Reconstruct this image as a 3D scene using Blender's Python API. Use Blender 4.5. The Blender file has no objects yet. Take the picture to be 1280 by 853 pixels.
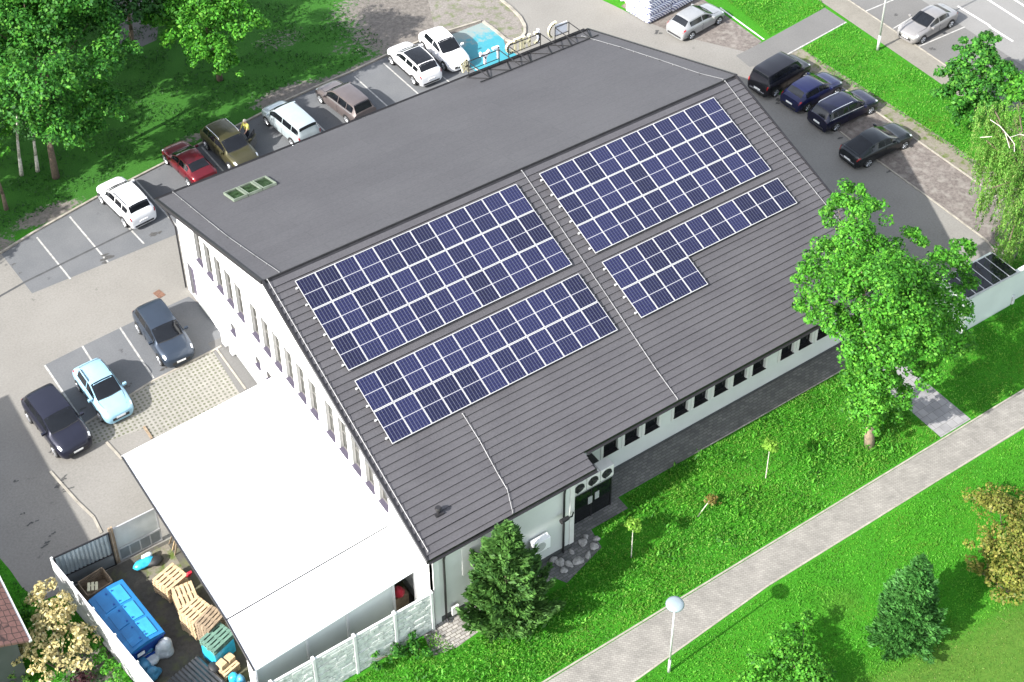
import bpy, math, random
import numpy as np
from mathutils import Vector, Matrix
from mathutils.geometry import tessellate_polygon
random.seed(7); rng = np.random.default_rng(11)
sc = bpy.context.scene
COL = sc.collection
D2R = math.pi/180

# ------------------------------------------------------------------ survey of the place
FOC = 1982.42
CF = np.array([0.44618402, 0.66389122, -0.60014021])
CR = np.array([0.8281818, -0.56044342, -0.00425231])
CU = np.array([0.3391677, 0.49512788, 0.79988352])
CP = np.array([-20.49307, -52.01693, 61.77589])
PX, PY = 646.481, 120.872

def ray(px, py):
    return CF*FOC + CR*(px-PX) - CU*(py-PY)
def at(px, py, z=0.0):            # surveyed spot -> x, y on the level z
    d = ray(px, py); t = (z-CP[2])/d[2]; p = CP+d*t
    return (float(p[0]), float(p[1]))
def at3(px, py, z=0.0):
    x, y = at(px, py, z); return (x, y, z)
def at_y(px, py, Y):
    d = ray(px, py); t = (Y-CP[1])/d[1]; return CP+d*t
def at_plane(px, py, n, o):
    d = ray(px, py); n = np.array(n); t = (np.array(o)-CP)@n/(d@n); return CP+d*t
def ats(pts, z=0.0): return [at(a, b, z) for a, b in pts]

TA = 0.3543; AL = math.atan(TA); ZR = 10.036
TF = 0.3416
def near_z(y): return ZR - TA*abs(y)
def far_z(y): return ZR - TF*y
def near_pt(px, py, up=0.0):
    return at_plane(px, py, (0, -math.sin(AL), math.cos(AL)), (0, 0, ZR+up))
def far_pt(px, py, up=0.0):
    a = math.atan(TF); return at_plane(px, py, (0, math.sin(a), math.cos(a)), (0, 0, ZR+up))

# ------------------------------------------------------------------ materials
def nodes_of(name):
    m = bpy.data.materials.new(name); m.use_nodes = True
    nt = m.node_tree; b = nt.nodes['Principled BSDF']
    return m, nt, b
def N(nt, t, **kw):
    n = nt.nodes.new(t)
    for k, v in kw.items(): setattr(n, k, v)
    return n
def coord(nt, scale=1.0, kind='Object', rot=0.0):
    tc = N(nt, 'ShaderNodeTexCoord'); mp = N(nt, 'ShaderNodeMapping')
    mp.inputs['Scale'].default_value = (scale,)*3 if not hasattr(scale, '__len__') else scale
    mp.inputs['Rotation'].default_value = (0, 0, rot)
    nt.links.new(tc.outputs[kind], mp.inputs['Vector']); return mp.outputs['Vector']
def noise(nt, vec, scale, detail=4, rough=.55):
    n = N(nt, 'ShaderNodeTexNoise'); n.inputs['Scale'].default_value = scale
    n.inputs['Detail'].default_value = detail; n.inputs['Roughness'].default_value = rough
    nt.links.new(vec, n.inputs['Vector']); return n.outputs['Fac']
def ramp(nt, fac, stops):
    r = N(nt, 'ShaderNodeValToRGB'); e = r.color_ramp.elements
    while len(e) < len(stops): e.new(.5)
    for i, (p, c) in enumerate(stops):
        e[i].position = p; e[i].color = (*c, 1) if len(c) == 3 else c
    nt.links.new(fac, r.inputs['Fac']); return r.outputs['Color']
def mix(nt, fac, a, b, mode='MIX'):
    m = N(nt, 'ShaderNodeMix', data_type='RGBA', blend_type=mode)
    for s, v in ((m.inputs[0], fac), (m.inputs[6], a), (m.inputs[7], b)):
        if isinstance(v, (int, float)): s.default_value = v
        elif isinstance(v, tuple): s.default_value = (*v, 1)
        else: nt.links.new(v, s)
    return m.outputs[2]
def mathn(nt, op, a, b=0.0, c=None):
    m = N(nt, 'ShaderNodeMath', operation=op)
    for i, v in enumerate((a, b, c)):
        if v is None: continue
        if isinstance(v, (int, float)): m.inputs[i].default_value = v
        else: nt.links.new(v, m.inputs[i])
    return m.outputs[0]
def bump(nt, b, h, strength=.3, dist=.02):
    n = N(nt, 'ShaderNodeBump'); n.inputs['Strength'].default_value = strength
    n.inputs['Distance'].default_value = dist
    nt.links.new(h, n.inputs['Height']); nt.links.new(n.outputs['Normal'], b.inputs['Normal'])

def plain(name, c, rough=.6, metal=0.0, var=.12, scale=3.0, coat=0.0, bumpd=0.0, spec=.5):
    m, nt, b = nodes_of(name)
    v = coord(nt)
    f = noise(nt, v, scale, 5)
    lo = tuple(x*(1-var) for x in c); hi = tuple(min(1, x*(1+var)) for x in c)
    nt.links.new(ramp(nt, f, [(.3, lo), (.7, hi)]), b.inputs['Base Color'])
    b.inputs['Roughness'].default_value = rough; b.inputs['Metallic'].default_value = metal
    b.inputs['Coat Weight'].default_value = coat; b.inputs['Coat Roughness'].default_value = .06
    b.inputs['Specular IOR Level'].default_value = spec
    if bumpd: bump(nt, b, noise(nt, v, scale*12, 3), .5, bumpd)
    return m
def surface(name, c1, c2, c3=None, s1=.35, s2=6.0, rough=.9, stain=.0, stainc=(.03,.03,.03), bumpd=.01, fine=.25):
    """weathered ground surface: broad patches, fine grain, odd stains"""
    m, nt, b = nodes_of(name); v = coord(nt)
    base = ramp(nt, noise(nt, v, s1, 6, .6), [(.35, c1), (.65, c2)])
    g = noise(nt, v, s2, 5, .7)
    base = mix(nt, fine, base, ramp(nt, g, [(.3, tuple(x*.55 for x in c1)), (.7, tuple(min(1, x*1.5) for x in c2))]))
    if c3:
        k = ramp(nt, noise(nt, v, s1*2.3, 4), [(.5, (0,0,0)), (.66, (1,1,1))]); base = mix(nt, k, base, c3)
    if stain:
        k = ramp(nt, noise(nt, v, .9, 6, .65), [(1-stain, (0,0,0)), (1-stain+.06, (1,1,1))])
        base = mix(nt, k, base, stainc)
    nt.links.new(base, b.inputs['Base Color']); b.inputs['Roughness'].default_value = rough
    b.inputs['Specular IOR Level'].default_value = .25
    bump(nt, b, g, .5, bumpd)
    return m
def foliage_mat(name, dark, light, trans=.35, hue=None, tint=None):
    m, nt, b = nodes_of(name)
    geo = N(nt, 'ShaderNodeNewGeometry')
    stops = [(0, dark), (.75, light)]
    if hue: stops.append((.97, hue))
    c = ramp(nt, geo.outputs['Random Per Island'], stops)
    v = coord(nt); f = noise(nt, v, .8, 3)
    c = mix(nt, .6, c, ramp(nt, f, [(.35, (.55,.55,.55)), (.65, (1.25,1.25,1.25))]), 'MULTIPLY')
    if tint: c = mix(nt, ramp(nt, noise(nt, v, .45, 5, .6), [(.48, (0,0,0)), (.68, (.75,.75,.75))]), c, mix(nt, .5, c, tint))
    nt.links.new(c, b.inputs['Base Color']); b.inputs['Roughness'].default_value = .6
    b.inputs['Specular IOR Level'].default_value = .25
    t = N(nt, 'ShaderNodeBsdfTranslucent'); nt.links.new(c, t.inputs['Color'])
    mx = N(nt, 'ShaderNodeMixShader'); mx.inputs[0].default_value = trans
    nt.links.new(b.outputs[0], mx.inputs[1]); nt.links.new(t.outputs[0], mx.inputs[2])
    nt.links.new(mx.outputs[0], nt.nodes['Material Output'].inputs['Surface'])
    return m

M = {}
M['concrete'] = surface('yard concrete', (.150,.143,.130), (.178,.170,.156), s1=.25, s2=9, stain=.345, stainc=(.095,.091,.084), fine=.26)
M['asphalt'] = surface('asphalt', (.092,.096,.102), (.112,.115,.120), s1=.5, s2=12, stain=.345, stainc=(.055,.055,.058), fine=.2)
M['road'] = surface('road asphalt', (.105,.103,.100), (.125,.122,.118), s1=.3, s2=10, fine=.2)
M['roadlight'] = surface('pale road asphalt', (.150,.148,.143), (.175,.172,.166), s1=.3, s2=10, fine=.2)
M['sidewalk'] = surface('pavement slabs', (.145,.135,.115), (.175,.163,.14), s1=.6, s2=9, fine=.25)
M['gravel'] = surface('pale gravel', (.120,.108,.096), (.185,.170,.155), c3=(.10,.115,.06), s1=.7, s2=7, bumpd=.05, fine=.45, rough=1)
M['dirt'] = surface('trampled dirt', (.085,.072,.065), (.150,.132,.120), c3=(.18,.165,.148), s1=.8, s2=4.5, bumpd=.05, fine=.5, rough=1)
M['verge'] = surface('sandy verge', (.13,.115,.09), (.17,.155,.125), c3=(.07,.10,.02), s1=.9, s2=6, bumpd=.03, fine=.35, rough=1)
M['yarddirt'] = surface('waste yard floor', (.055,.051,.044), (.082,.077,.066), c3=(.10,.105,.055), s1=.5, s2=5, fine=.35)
M['kerb'] = plain('kerb concrete', (.24,.22,.185), .9, var=.25, scale=2)
M['paint'] = plain('worn road paint', (.30,.295,.28), .8, var=.35, scale=4)
M['paintw'] = plain('white road paint', (.55,.54,.52), .8, var=.15, scale=4)
M['trench'] = plain('asphalt repair', (.045,.046,.048), .9, var=.2, scale=2)
def blue_mat():
    m, nt, b = nodes_of('worn blue bay paint'); v = coord(nt)
    f = noise(nt, v, 2.2, 8, .7)
    sep = N(nt, 'ShaderNodeSeparateXYZ'); nt.links.new(v, sep.inputs[0])
    edge = mathn(nt, 'MULTIPLY_ADD', sep.outputs['Y'], .16, -3.55)   # wears thin towards the back kerb
    f2 = mathn(nt, 'ADD', f, mathn(nt, 'MAXIMUM', edge, 0.0))
    c = ramp(nt, f2, [(.0, (.020,.165,.215)), (.60, (.028,.20,.245)), (.80, (.17,.21,.20))])
    nt.links.new(c, b.inputs['Base Color']); b.inputs['Roughness'].default_value = .7
    return m
M['blue'] = blue_mat()
def honey_mat():
    m, nt, b = nodes_of('openwork pavers'); v = coord(nt, 1.0)
    sep = N(nt, 'ShaderNodeSeparateXYZ'); nt.links.new(v, sep.inputs[0])
    k = 2*math.pi/.34
    a = mathn(nt, 'SINE', mathn(nt, 'MULTIPLY', mathn(nt, 'ADD', sep.outputs['X'], sep.outputs['Y']), k*.72))
    c = mathn(nt, 'SINE', mathn(nt, 'MULTIPLY', mathn(nt, 'SUBTRACT', sep.outputs['X'], sep.outputs['Y']), k*.72))
    s = mathn(nt, 'MULTIPLY', a, c)
    hole = ramp(nt, s, [(.22, (0,0,0)), (.42, (1,1,1))])
    nz = noise(nt, v, .8, 5)
    green = ramp(nt, nz, [(.35, (.080,.085,.050)), (.65, (.105,.102,.085))])
    stone = ramp(nt, noise(nt, v, 3, 5), [(.3, (.165,.160,.140)), (.7, (.215,.208,.185))])
    nt.links.new(mix(nt, hole, stone, green), b.inputs['Base Color']); b.inputs['Roughness'].default_value = .95
    bump(nt, b, hole, -.6, .03)
    return m
M['honey'] = honey_mat()
def brick_mat(name, c1, c2, mortar, w, h, rot=0.0, ms=.012, bumps=.4):
    m, nt, b = nodes_of(name); v = coord(nt, 1.0, rot=rot)
    br = N(nt, 'ShaderNodeTexBrick'); br.inputs['Scale'].default_value = 1.0
    br.inputs['Brick Width'].default_value = w; br.inputs['Row Height'].default_value = h
    br.inputs['Mortar Size'].default_value = ms; br.inputs['Mortar Smooth'].default_value = .3
    br.inputs['Color1'].default_value = (*c1, 1); br.inputs['Color2'].default_value = (*c2, 1); br.inputs['Mortar'].default_value = (*mortar, 1)
    nt.links.new(v, br.inputs['Vector'])
    f = noise(nt, v, 1.2, 5)
    c = mix(nt, .7, br.outputs['Color'], ramp(nt, f, [(.3, (.72,.72,.72)), (.7, (1.2,1.2,1.2))]), 'MULTIPLY')
    nt.links.new(c, b.inputs['Base Color']); b.inputs['Roughness'].default_value = .9
    bump(nt, b, br.outputs['Fac'], -bumps, .02)
    return m
M['pavers'] = brick_mat('footpath pavers', (.172,.162,.146), (.214,.203,.182), (.130,.122,.108), .20, .10, rot=.785)
M['slabs'] = brick_mat('dark walkway cobbles', (.095,.095,.094), (.150,.147,.140), (.080,.082,.070), .30, .15, ms=.02)
M['lightslabs'] = brick_mat('light walkway cobbles', (.20,.19,.18), (.30,.285,.26), (.10,.09,.075), .30, .16, ms=.02)
M['linkslabs'] = brick_mat('grey path slabs', (.17,.168,.17), (.23,.225,.225), (.12,.118,.11), .45, .45, ms=.015)

def ground_mat():
    m, nt, b = nodes_of('lawn'); v = coord(nt)
    at_ = N(nt, 'ShaderNodeAttribute', attribute_name='dirt'); lu = N(nt, 'ShaderNodeAttribute', attribute_name='mown')
    n1 = noise(nt, v, .35, 5); n2 = noise(nt, v, 3.5, 6, .7); n3 = noise(nt, v, 14, 4, .7)
    g = ramp(nt, n1, [(.3, (.018,.12,.006)), (.7, (.035,.19,.008))])
    g = mix(nt, .55, g, ramp(nt, n3, [(.3, (.010,.075,.004)), (.7, (.06,.25,.012))]))
    mo = ramp(nt, n2, [(.3, (.04,.11,.012)), (.7, (.075,.145,.02))])
    g = mix(nt, lu.outputs['Fac'], g, mo)
    pk = N(nt, 'ShaderNodeAttribute', attribute_name='park')  # park lawn: darker grass kind, with tree shade also put into its colour
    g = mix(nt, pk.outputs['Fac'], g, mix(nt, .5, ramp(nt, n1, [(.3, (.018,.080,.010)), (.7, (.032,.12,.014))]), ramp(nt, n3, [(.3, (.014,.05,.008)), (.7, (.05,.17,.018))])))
    d = ramp(nt, n2, [(.3, (.085,.076,.068)), (.7, (.185,.168,.15))])
    k = mathn(nt, 'ADD', at_.outputs['Fac'], mathn(nt, 'MULTIPLY', mathn(nt, 'SUBTRACT', n2, .5), 1.6))
    k = ramp(nt, k, [(.42, (0,0,0)), (.62, (1,1,1))])
    nt.links.new(mix(nt, k, g, d), b.inputs['Base Color']); b.inputs['Roughness'].default_value = .95
    b.inputs['Specular IOR Level'].default_value = .15
    bump(nt, b, n3, .8, .06)
    return m
M['ground'] = ground_mat()
def membrane():
    m, nt, b = nodes_of('bitumen roof felt'); v = coord(nt)
    a = noise(nt, v, .22, 5)
    g = noise(nt, v, 7, 6, .85)
    c = ramp(nt, a, [(.35, (.053,.052,.057)), (.65, (.065,.064,.069))])
    c = mix(nt, .3, c, ramp(nt, g, [(.3, (.018,.018,.020)), (.7, (.100,.098,.106))]))
    w = N(nt, 'ShaderNodeTexBrick'); w.inputs['Scale'].default_value = 1; w.inputs['Brick Width'].default_value = 7.5
    w.inputs['Row Height'].default_value = 1.0; w.inputs['Mortar Size'].default_value = .02
    w.inputs['Color1'].default_value = (1,1,1,1); w.inputs['Color2'].default_value = (.95,.95,.95,1); w.inputs['Mortar'].default_value = (.84,.84,.84,1)
    nt.links.new(v, w.inputs['Vector'])
    c = mix(nt, 1.0, c, w.outputs['Color'], 'MULTIPLY')
    nt.links.new(c, b.inputs['Base Color']); b.inputs['Roughness'].default_value = .8; b.inputs['Specular IOR Level'].default_value = .3
    bump(nt, b, g, .4, .01)
    return m
M['membrane'] = membrane()
def tile_mat():
    m, nt, b = nodes_of('metal roof tiles'); v = coord(nt)
    sep = N(nt, 'ShaderNodeSeparateXYZ'); nt.links.new(v, sep.inputs[0])
    wv = mathn(nt, 'SINE', mathn(nt, 'MULTIPLY', sep.outputs['X'], 2*math.pi/.19))
    g = noise(nt, v, 12, 4, .7); a = noise(nt, v, .5, 4)
    c = ramp(nt, a, [(.35, (.052,.050,.055)), (.65, (.066,.064,.069))])
    c = mix(nt, .3, c, ramp(nt, g, [(.35, (.028,.027,.029)), (.68, (.085,.082,.088))]))
    nt.links.new(c, b.inputs['Base Color']); b.inputs['Roughness'].default_value = .62; b.inputs['Specular IOR Level'].default_value = .4
    bump(nt, b, mathn(nt, 'ADD', mathn(nt, 'MULTIPLY', wv, .25), g), .2, .006)
    return m
M['tiles'] = tile_mat()
def cell_mat():
    m, nt, b = nodes_of('solar cells'); v = coord(nt)
    sep = N(nt, 'ShaderNodeSeparateXYZ'); nt.links.new(v, sep.inputs[0])
    def lines(ch, period, width, soft):
        t = mathn(nt, 'FRACT', mathn(nt, 'MULTIPLY', ch, 1/period))
        d = mathn(nt, 'ABSOLUTE', mathn(nt, 'SUBTRACT', t, .5))          # 0.5 at the line
        return ramp(nt, d, [(.5-width-soft, (0,0,0)), (.5-width, (1,1,1))])
    lx = lines(mathn(nt, 'ADD', sep.outputs['X'], .9805), .1635, .045, .025)
    ly = lines(mathn(nt, 'ADD', sep.outputs['Y'], 0.0), .165, .07, .03)
    oi = N(nt, 'ShaderNodeObjectInfo')
    n = noise(nt, coord(nt, 1, 'Object'), 7, 2)
    rnd = mathn(nt, 'ADD', mathn(nt, 'MULTIPLY', n, .7), mathn(nt, 'MULTIPLY', oi.outputs['Random'], .6))
    c = ramp(nt, rnd, [(.2, (.008,.009,.024)), (.8, (.015,.017,.052))])
    c = mix(nt, mathn(nt, 'MULTIPLY', ly, .55), c, (.004,.004,.008))
    c = mix(nt, mathn(nt, 'MULTIPLY', lx, .55), c, (.15,.16,.19))
    mid = ramp(nt, mathn(nt, 'ABSOLUTE', sep.outputs['Y']), [(.0, (1,1,1)), (.012, (1,1,1)), (.018, (0,0,0))])
    c = mix(nt, mid, c, (.30,.30,.32))
    nt.links.new(c, b.inputs['Base Color']); b.inputs['Roughness'].default_value = .3
    b.inputs['Specular IOR Level'].default_value = .2
    return m
M['cells'] = cell_mat()
M['alu'] = plain('anodised frame', (.40,.40,.40), .5, .2, .06)
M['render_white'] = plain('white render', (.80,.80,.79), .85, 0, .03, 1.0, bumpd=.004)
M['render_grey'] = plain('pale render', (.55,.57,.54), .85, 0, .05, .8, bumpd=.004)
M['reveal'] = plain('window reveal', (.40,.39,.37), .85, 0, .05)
M['framegrey'] = plain('grey window frame', (.16,.155,.145), .6, 0, .05)
M['plinth'] = plain('plinth render', (.30,.31,.30), .9, 0, .12, 1.5)
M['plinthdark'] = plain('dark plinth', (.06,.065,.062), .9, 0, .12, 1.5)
M['whiteframe'] = plain('window frame', (.62,.61,.58), .5, 0, .06)
M['sill'] = plain('metal window sill', (.085,.075,.105), .45, .2, .1)
M['glass'] = plain('dark glass', (.008,.009,.010), .08, 0, .3, 2.0, spec=.35)
M['glasspale'] = plain('pane with pale blinds', (.045,.045,.04), .35, 0, .35, 2.5, spec=.8)
M['carglass'] = plain('car glass', (.006,.007,.009), .05, 0, .3, 3.0, spec=.45)
M['black'] = plain('black metal', (.006,.006,.007), .8, 0, .2)
M['darkmetal'] = plain('dark trim', (.022,.021,.023), .45, .3, .2)
M['wire'] = plain('zinc wire', (.26,.26,.26), .5, .4, .2)
M['tyre'] = plain('tyre rubber', (.012,.012,.012), .85, 0, .2)
M['rim'] = plain('alloy rim', (.42,.43,.45), .35, .6, .1)
M['plastic'] = plain('black plastic', (.016,.016,.017), .6, 0, .2)
M['chrome'] = plain('bright trim', (.62,.62,.64), .2, .8, .05)
M['redlamp'] = plain('red lamp lens', (.30,.01,.012), .15, 0, .2, 8)
M['clearlamp'] = plain('clear lamp lens', (.55,.57,.6), .1, .2, .2, 8)
M['plate'] = plain('number plate', (.75,.75,.73), .4, 0, .04)
M['interior'] = plain('seat fabric', (.10,.10,.10), .8, 0, .3, 6)
M['roofwhite'] = plain('white roof sheet', (.84,.84,.84), .5, 0, .03, .4)
M['fencewhite'] = plain('white fence panel', (.52,.51,.52), .7, 0, .06, 1.2)
M['stonepanel'] = plain('cast stone', (.50,.53,.50), .9, 0, .22, 5, bumpd=.02)
M['post'] = plain('concrete post', (.52,.54,.52), .9, 0, .1, 3)
M['greymetal'] = plain('grey steel sheet', (.22,.24,.25), .45, .4, .12, 2)
M['palegrey'] = plain('clouded plastic sheet', (.42,.43,.41), .35, 0, .12, 1.5)
M['corrugated'] = plain('corrugated sheet', (.085,.088,.09), .45, .5, .2, 3)
M['corrlight'] = plain('weathered corrugated sheet', (.36,.42,.44), .4, .4, .2, 1.2)
M['wood'] = plain('pallet wood', (.42,.31,.185), .85, 0, .25, 5)
M['woodold'] = plain('weathered wood', (.22,.165,.11), .9, 0, .3, 5)
M['woodgreen'] = plain('green tinted pallet', (.09,.17,.13), .8, 0, .25, 5)
M['cardboard'] = plain('cardboard', (.33,.23,.14), .9, 0, .2, 3)
M['bluebody'] = plain('blue steel', (.008,.055,.27), .45, .1, .12, 3)
M['bluelid'] = plain('blue plastic lid', (.012,.15,.36), .45, 0, .16, 1.2)
M['bluelight'] = plain('lighter blue plastic lid', (.03,.27,.48), .45, 0, .12, 2)  # lighter blue for the hatches on one side of the lid
M['bagblue'] = plain('blue bin bag', (.06,.22,.36), .35, 0, .3, 5)
M['bagwhite'] = plain('white bin bag', (.50,.53,.54), .35, 0, .2, 5)
M['bagaqua'] = plain('light blue bag', (.03,.36,.55), .35, 0, .3, 5)
M['red'] = plain('red plastic', (.42,.01,.03), .5, 0, .2, 4)
M['bark'] = plain('bark', (.10,.075,.052), .95, 0, .35, 8, bumpd=.03)
M['birchbark'] = plain('pale bark', (.42,.40,.34), .9, 0, .45, 7, bumpd=.02)
M['barkpale'] = plain('pale worn bark', (.21,.16,.11), .95, 0, .3, 5, bumpd=.03)
M['cream'] = plain('cream letter shell', (.72,.66,.44), .6, 0, .12, 3)
M['creamwhite'] = plain('white letter back', (.72,.74,.78), .6, 0, .08, 3)
M['lampglass'] = plain('frosted lamp globe', (.20,.245,.265), .25, 0, .05, 3)
M['lamppost'] = plain('galvanised post', (.50,.50,.49), .5, .3, .1, 3)
M['stone'] = plain('boulder', (.30,.29,.27), .9, 0, .35, 6, bumpd=.03)
M['skin'] = plain('skin', (.45,.27,.19), .6, 0, .05)
M['yellow'] = plain('yellow shirt', (.72,.66,.16), .8, 0, .08)
M['denim'] = plain('dark trousers', (.02,.025,.04), .85, 0, .1)
M['manhole'] = plain('rusty drain cover', (.14,.075,.05), .8, .2, .3, 8)
M['shadepanel'] = plain('pale green wall sheet', (.52,.57,.53), .8, 0, .06, .6)
def shingle():
    m, nt, b = nodes_of('red shingles')
    v = coord(nt, (3.8, 3.0, 1))
    vo = N(nt, 'ShaderNodeTexVoronoi', feature='DISTANCE_TO_EDGE'); vo.inputs['Scale'].default_value = 1.0
    vo.inputs['Randomness'].default_value = .35
    nt.links.new(v, vo.inputs['Vector'])
    e = ramp(nt, vo.outputs['Distance'], [(.03, (.035,.02,.018)), (.09, (.15,.075,.062))])
    c = mix(nt, .6, e, ramp(nt, noise(nt, v, 2, 4), [(.3, (.7,.7,.7)), (.7, (1.3,1.3,1.3))]), 'MULTIPLY')
    nt.links.new(c, b.inputs['Base Color']); b.inputs['Roughness'].default_value = .9
    return m
M['shingle'] = shingle()
def wrap_mat():
    m, nt, b = nodes_of('blue and white net wrap'); v = coord(nt)
    w = N(nt, 'ShaderNodeTexWave', wave_type='BANDS', bands_direction='DIAGONAL')
    w.inputs['Scale'].default_value = 2.6; w.inputs['Distortion'].default_value = 3.5; w.inputs['Detail'].default_value = 3
    nt.links.new(v, w.inputs['Vector'])
    nt.links.new(ramp(nt, w.outputs['Fac'], [(.3, (.09,.10,.22)), (.52, (.70,.71,.74))]), b.inputs['Base Color'])
    b.inputs['Roughness'].default_value = .5
    return m
M['wrap'] = wrap_mat()

def paint(name, c, metal=.25, rough=.32, var=.06):
    return plain(name, c, rough, metal, var, 2.0, coat=.35)

# ------------------------------------------------------------------ mesh building
class MB:
    def __init__(s): s.v = []; s.f = []; s.m = []
    def add(s, pts, faces, mi=0):
        o = len(s.v); s.v += [tuple(map(float, p)) for p in pts]
        for f in faces: s.f.append([i+o for i in f]); s.m.append(mi)
        return s
    def poly(s, pts, mi=0): return s.add(pts, [list(range(len(pts)))], mi)
    def box(s, c, d, rz=0.0, mi=0, mat=None):
        cx, cy, cz = c; a, b, h = d[0]/2, d[1]/2, d[2]/2
        cs, sn = math.cos(rz), math.sin(rz); P = []
        for z in (-h, h):
            for x, y in ((-a,-b),(a,-b),(a,b),(-a,b)):
                P.append((cx+x*cs-y*sn, cy+x*sn+y*cs, cz+z))
        if mat is not None: P = [tuple(mat @ Vector(p)) for p in P]
        return s.add(P, [(0,3,2,1),(4,5,6,7),(0,1,5,4),(1,2,6,5),(2,3,7,6),(3,0,4,7)], mi)
    def mm(s, lo, hi, mi=0):
        return s.box([(a+b)/2 for a, b in zip(lo, hi)], [b-a for a, b in zip(lo, hi)], 0, mi)
    def cyl(s, p0, p1, r0, r1=None, n=10, caps=True, mi=0):
        r1 = r0 if r1 is None else r1
        p0 = Vector(p0); p1 = Vector(p1); d = (p1-p0).normalized()
        u = d.orthogonal().normalized(); w = d.cross(u); P = []
        for p, r in ((p0, r0), (p1, r1)):
            for i in range(n):
                t = 2*math.pi*i/n; P.append(p+(u*math.cos(t)+w*math.sin(t))*r)
        F = [(i, (i+1) % n, n+(i+1) % n, n+i) for i in range(n)]
        if caps: F += [list(range(n))[::-1], list(range(n, 2*n))]
        return s.add(P, F, mi)
    def tube(s, pts, r, n=6, mi=0):
        for a, b in zip(pts, pts[1:]): s.cyl(a, b, r, r, n, True, mi)
        return s
    def beam(s, a, b, w, mi=0): return s.cyl(a, b, w, w, 4, True, mi)
    def prism(s, pts2, z0, z1, mi=0):
        n = len(pts2)
        tri = tessellate_polygon([[Vector((x, y, 0)) for x, y in pts2]])
        area = sum(pts2[i][0]*pts2[(i+1) % n][1]-pts2[(i+1) % n][0]*pts2[i][1] for i in range(n))
        P = [(x, y, z0) for x, y in pts2]+[(x, y, z1) for x, y in pts2]
        F = []
        for t in tri:
            a, b, c = t
            ar = (pts2[b][0]-pts2[a][0])*(pts2[c][1]-pts2[a][1])-(pts2[c][0]-pts2[a][0])*(pts2[b][1]-pts2[a][1])
            if ar < 0: a, c = c, a
            F.append((a+n, b+n, c+n)); F.append((c, b, a))
        for i in range(n):
            j = (i+1) % n
            F.append((i, j, j+n, i+n) if area > 0 else (j, i, i+n, j+n))
        return s.add(P, F, mi)
    def blob(s, c, r, seed=0, n=2, mi=0, jit=.18):
        import bmesh
        bm = bmesh.new(); bmesh.ops.create_icosphere(bm, subdivisions=n, radius=1)
        rr = random.Random(seed); P = []
        ph = [rr.uniform(0, 6) for _ in range(6)]
        for v in bm.verts:
            k = 1+jit*(math.sin(v.co.x*3+ph[0])+math.sin(v.co.y*3.4+ph[1])+math.sin(v.co.z*4+ph[2]))*.5+rr.uniform(-.05, .05)
            P.append((c[0]+v.co.x*r[0]*k, c[1]+v.co.y*r[1]*k, c[2]+v.co.z*r[2]*k))
        F = [[v.index for v in f.verts] for f in bm.faces]; bm.free()
        return s.add(P, F, mi)
    def build(s, name, mats, parent=None, smooth=False, angle=None, bevel=0.0):
        me = bpy.data.meshes.new(name); me.from_pydata(s.v, [], s.f)
        if not isinstance(mats, (list, tuple)): mats = [mats]
        for m in mats: me.materials.append(m)
        me.polygons.foreach_set('material_index', s.m)
        if smooth or angle:
            me.polygons.foreach_set('use_smooth', [True]*len(s.f))
            if angle: me.set_sharp_from_angle(angle=angle*D2R)
        me.update()
        o = bpy.data.objects.new(name, me); COL.objects.link(o)
        if parent: o.parent = parent
        if bevel:
            b = o.modifiers.new('bevel', 'BEVEL'); b.width = bevel; b.segments = 2; b.limit_method = 'ANGLE'; b.angle_limit = 50*D2R
        return o
def tag(o, label=None, cat=None, group=None, kind=None):
    if label: o['label'] = label
    if cat: o['category'] = cat
    if group: o['group'] = group
    if kind: o['kind'] = kind
    return o
def thing(name, label, cat, loc=(0, 0, 0), rz=0.0, group=None):
    o = bpy.data.objects.new(name, None); o.empty_display_size = .3; COL.objects.link(o)
    o.location = loc; o.rotation_euler = (0, 0, rz); return tag(o, label, cat, group)
def sheet(name, pts, z, mat, label=None, extra=None):
    mb = MB()
    for poly in ([pts] if not extra else [pts]+extra):
        tri = tessellate_polygon([[Vector((x, y, 0)) for x, y in poly]])
        F = []
        for a, b, c in tri:
            ar = (poly[b][0]-poly[a][0])*(poly[c][1]-poly[a][1])-(poly[c][0]-poly[a][0])*(poly[b][1]-poly[a][1])
            F.append((a, b, c) if ar > 0 else (c, b, a))
        mb.add([(x, y, z) for x, y in poly], F)
    o = mb.build(name, mat); return tag(o, kind='structure')
def strips(name, segs, z, mat, w=.12):
    mb = MB()
    for (x0, y0), (x1, y1) in segs:
        d = Vector((x1-x0, y1-y0)).normalized(); n = Vector((-d.y, d.x))*w/2
        mb.poly([(x0-n.x, y0-n.y, z), (x1-n.x, y1-n.y, z), (x1+n.x, y1+n.y, z), (x0+n.x, y0+n.y, z)][::1])
    return tag(mb.build(name, mat), kind='structure')
def kerb(name, pts, mat, w=.14, h=.11):
    mb = MB()
    for (x0, y0), (x1, y1) in zip(pts, pts[1:]):
        L = math.hypot(x1-x0, y1-y0); a = math.atan2(y1-y0, x1-x0)
        n = max(1, round(L/1.0))
        for i in range(n):
            t = (i+.5)/n
            mb.box((x0+(x1-x0)*t, y0+(y1-y0)*t, h/2+random.uniform(-.006, .006)), (L/n-.012, w, h), a)
    return tag(mb.build(name, mat), kind='structure')
def copy_tree(o, parent=None):
    c = o.copy(); COL.objects.link(c)
    if parent: c.parent = parent
    for ch in [x for x in o.children]:
        copy_tree(ch, c)
    return c
ORD = ['first','second','third','fourth','fifth','sixth','seventh','eighth','ninth','tenth','eleventh','twelfth','thirteenth','fourteenth','fifteenth','sixteenth']

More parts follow.
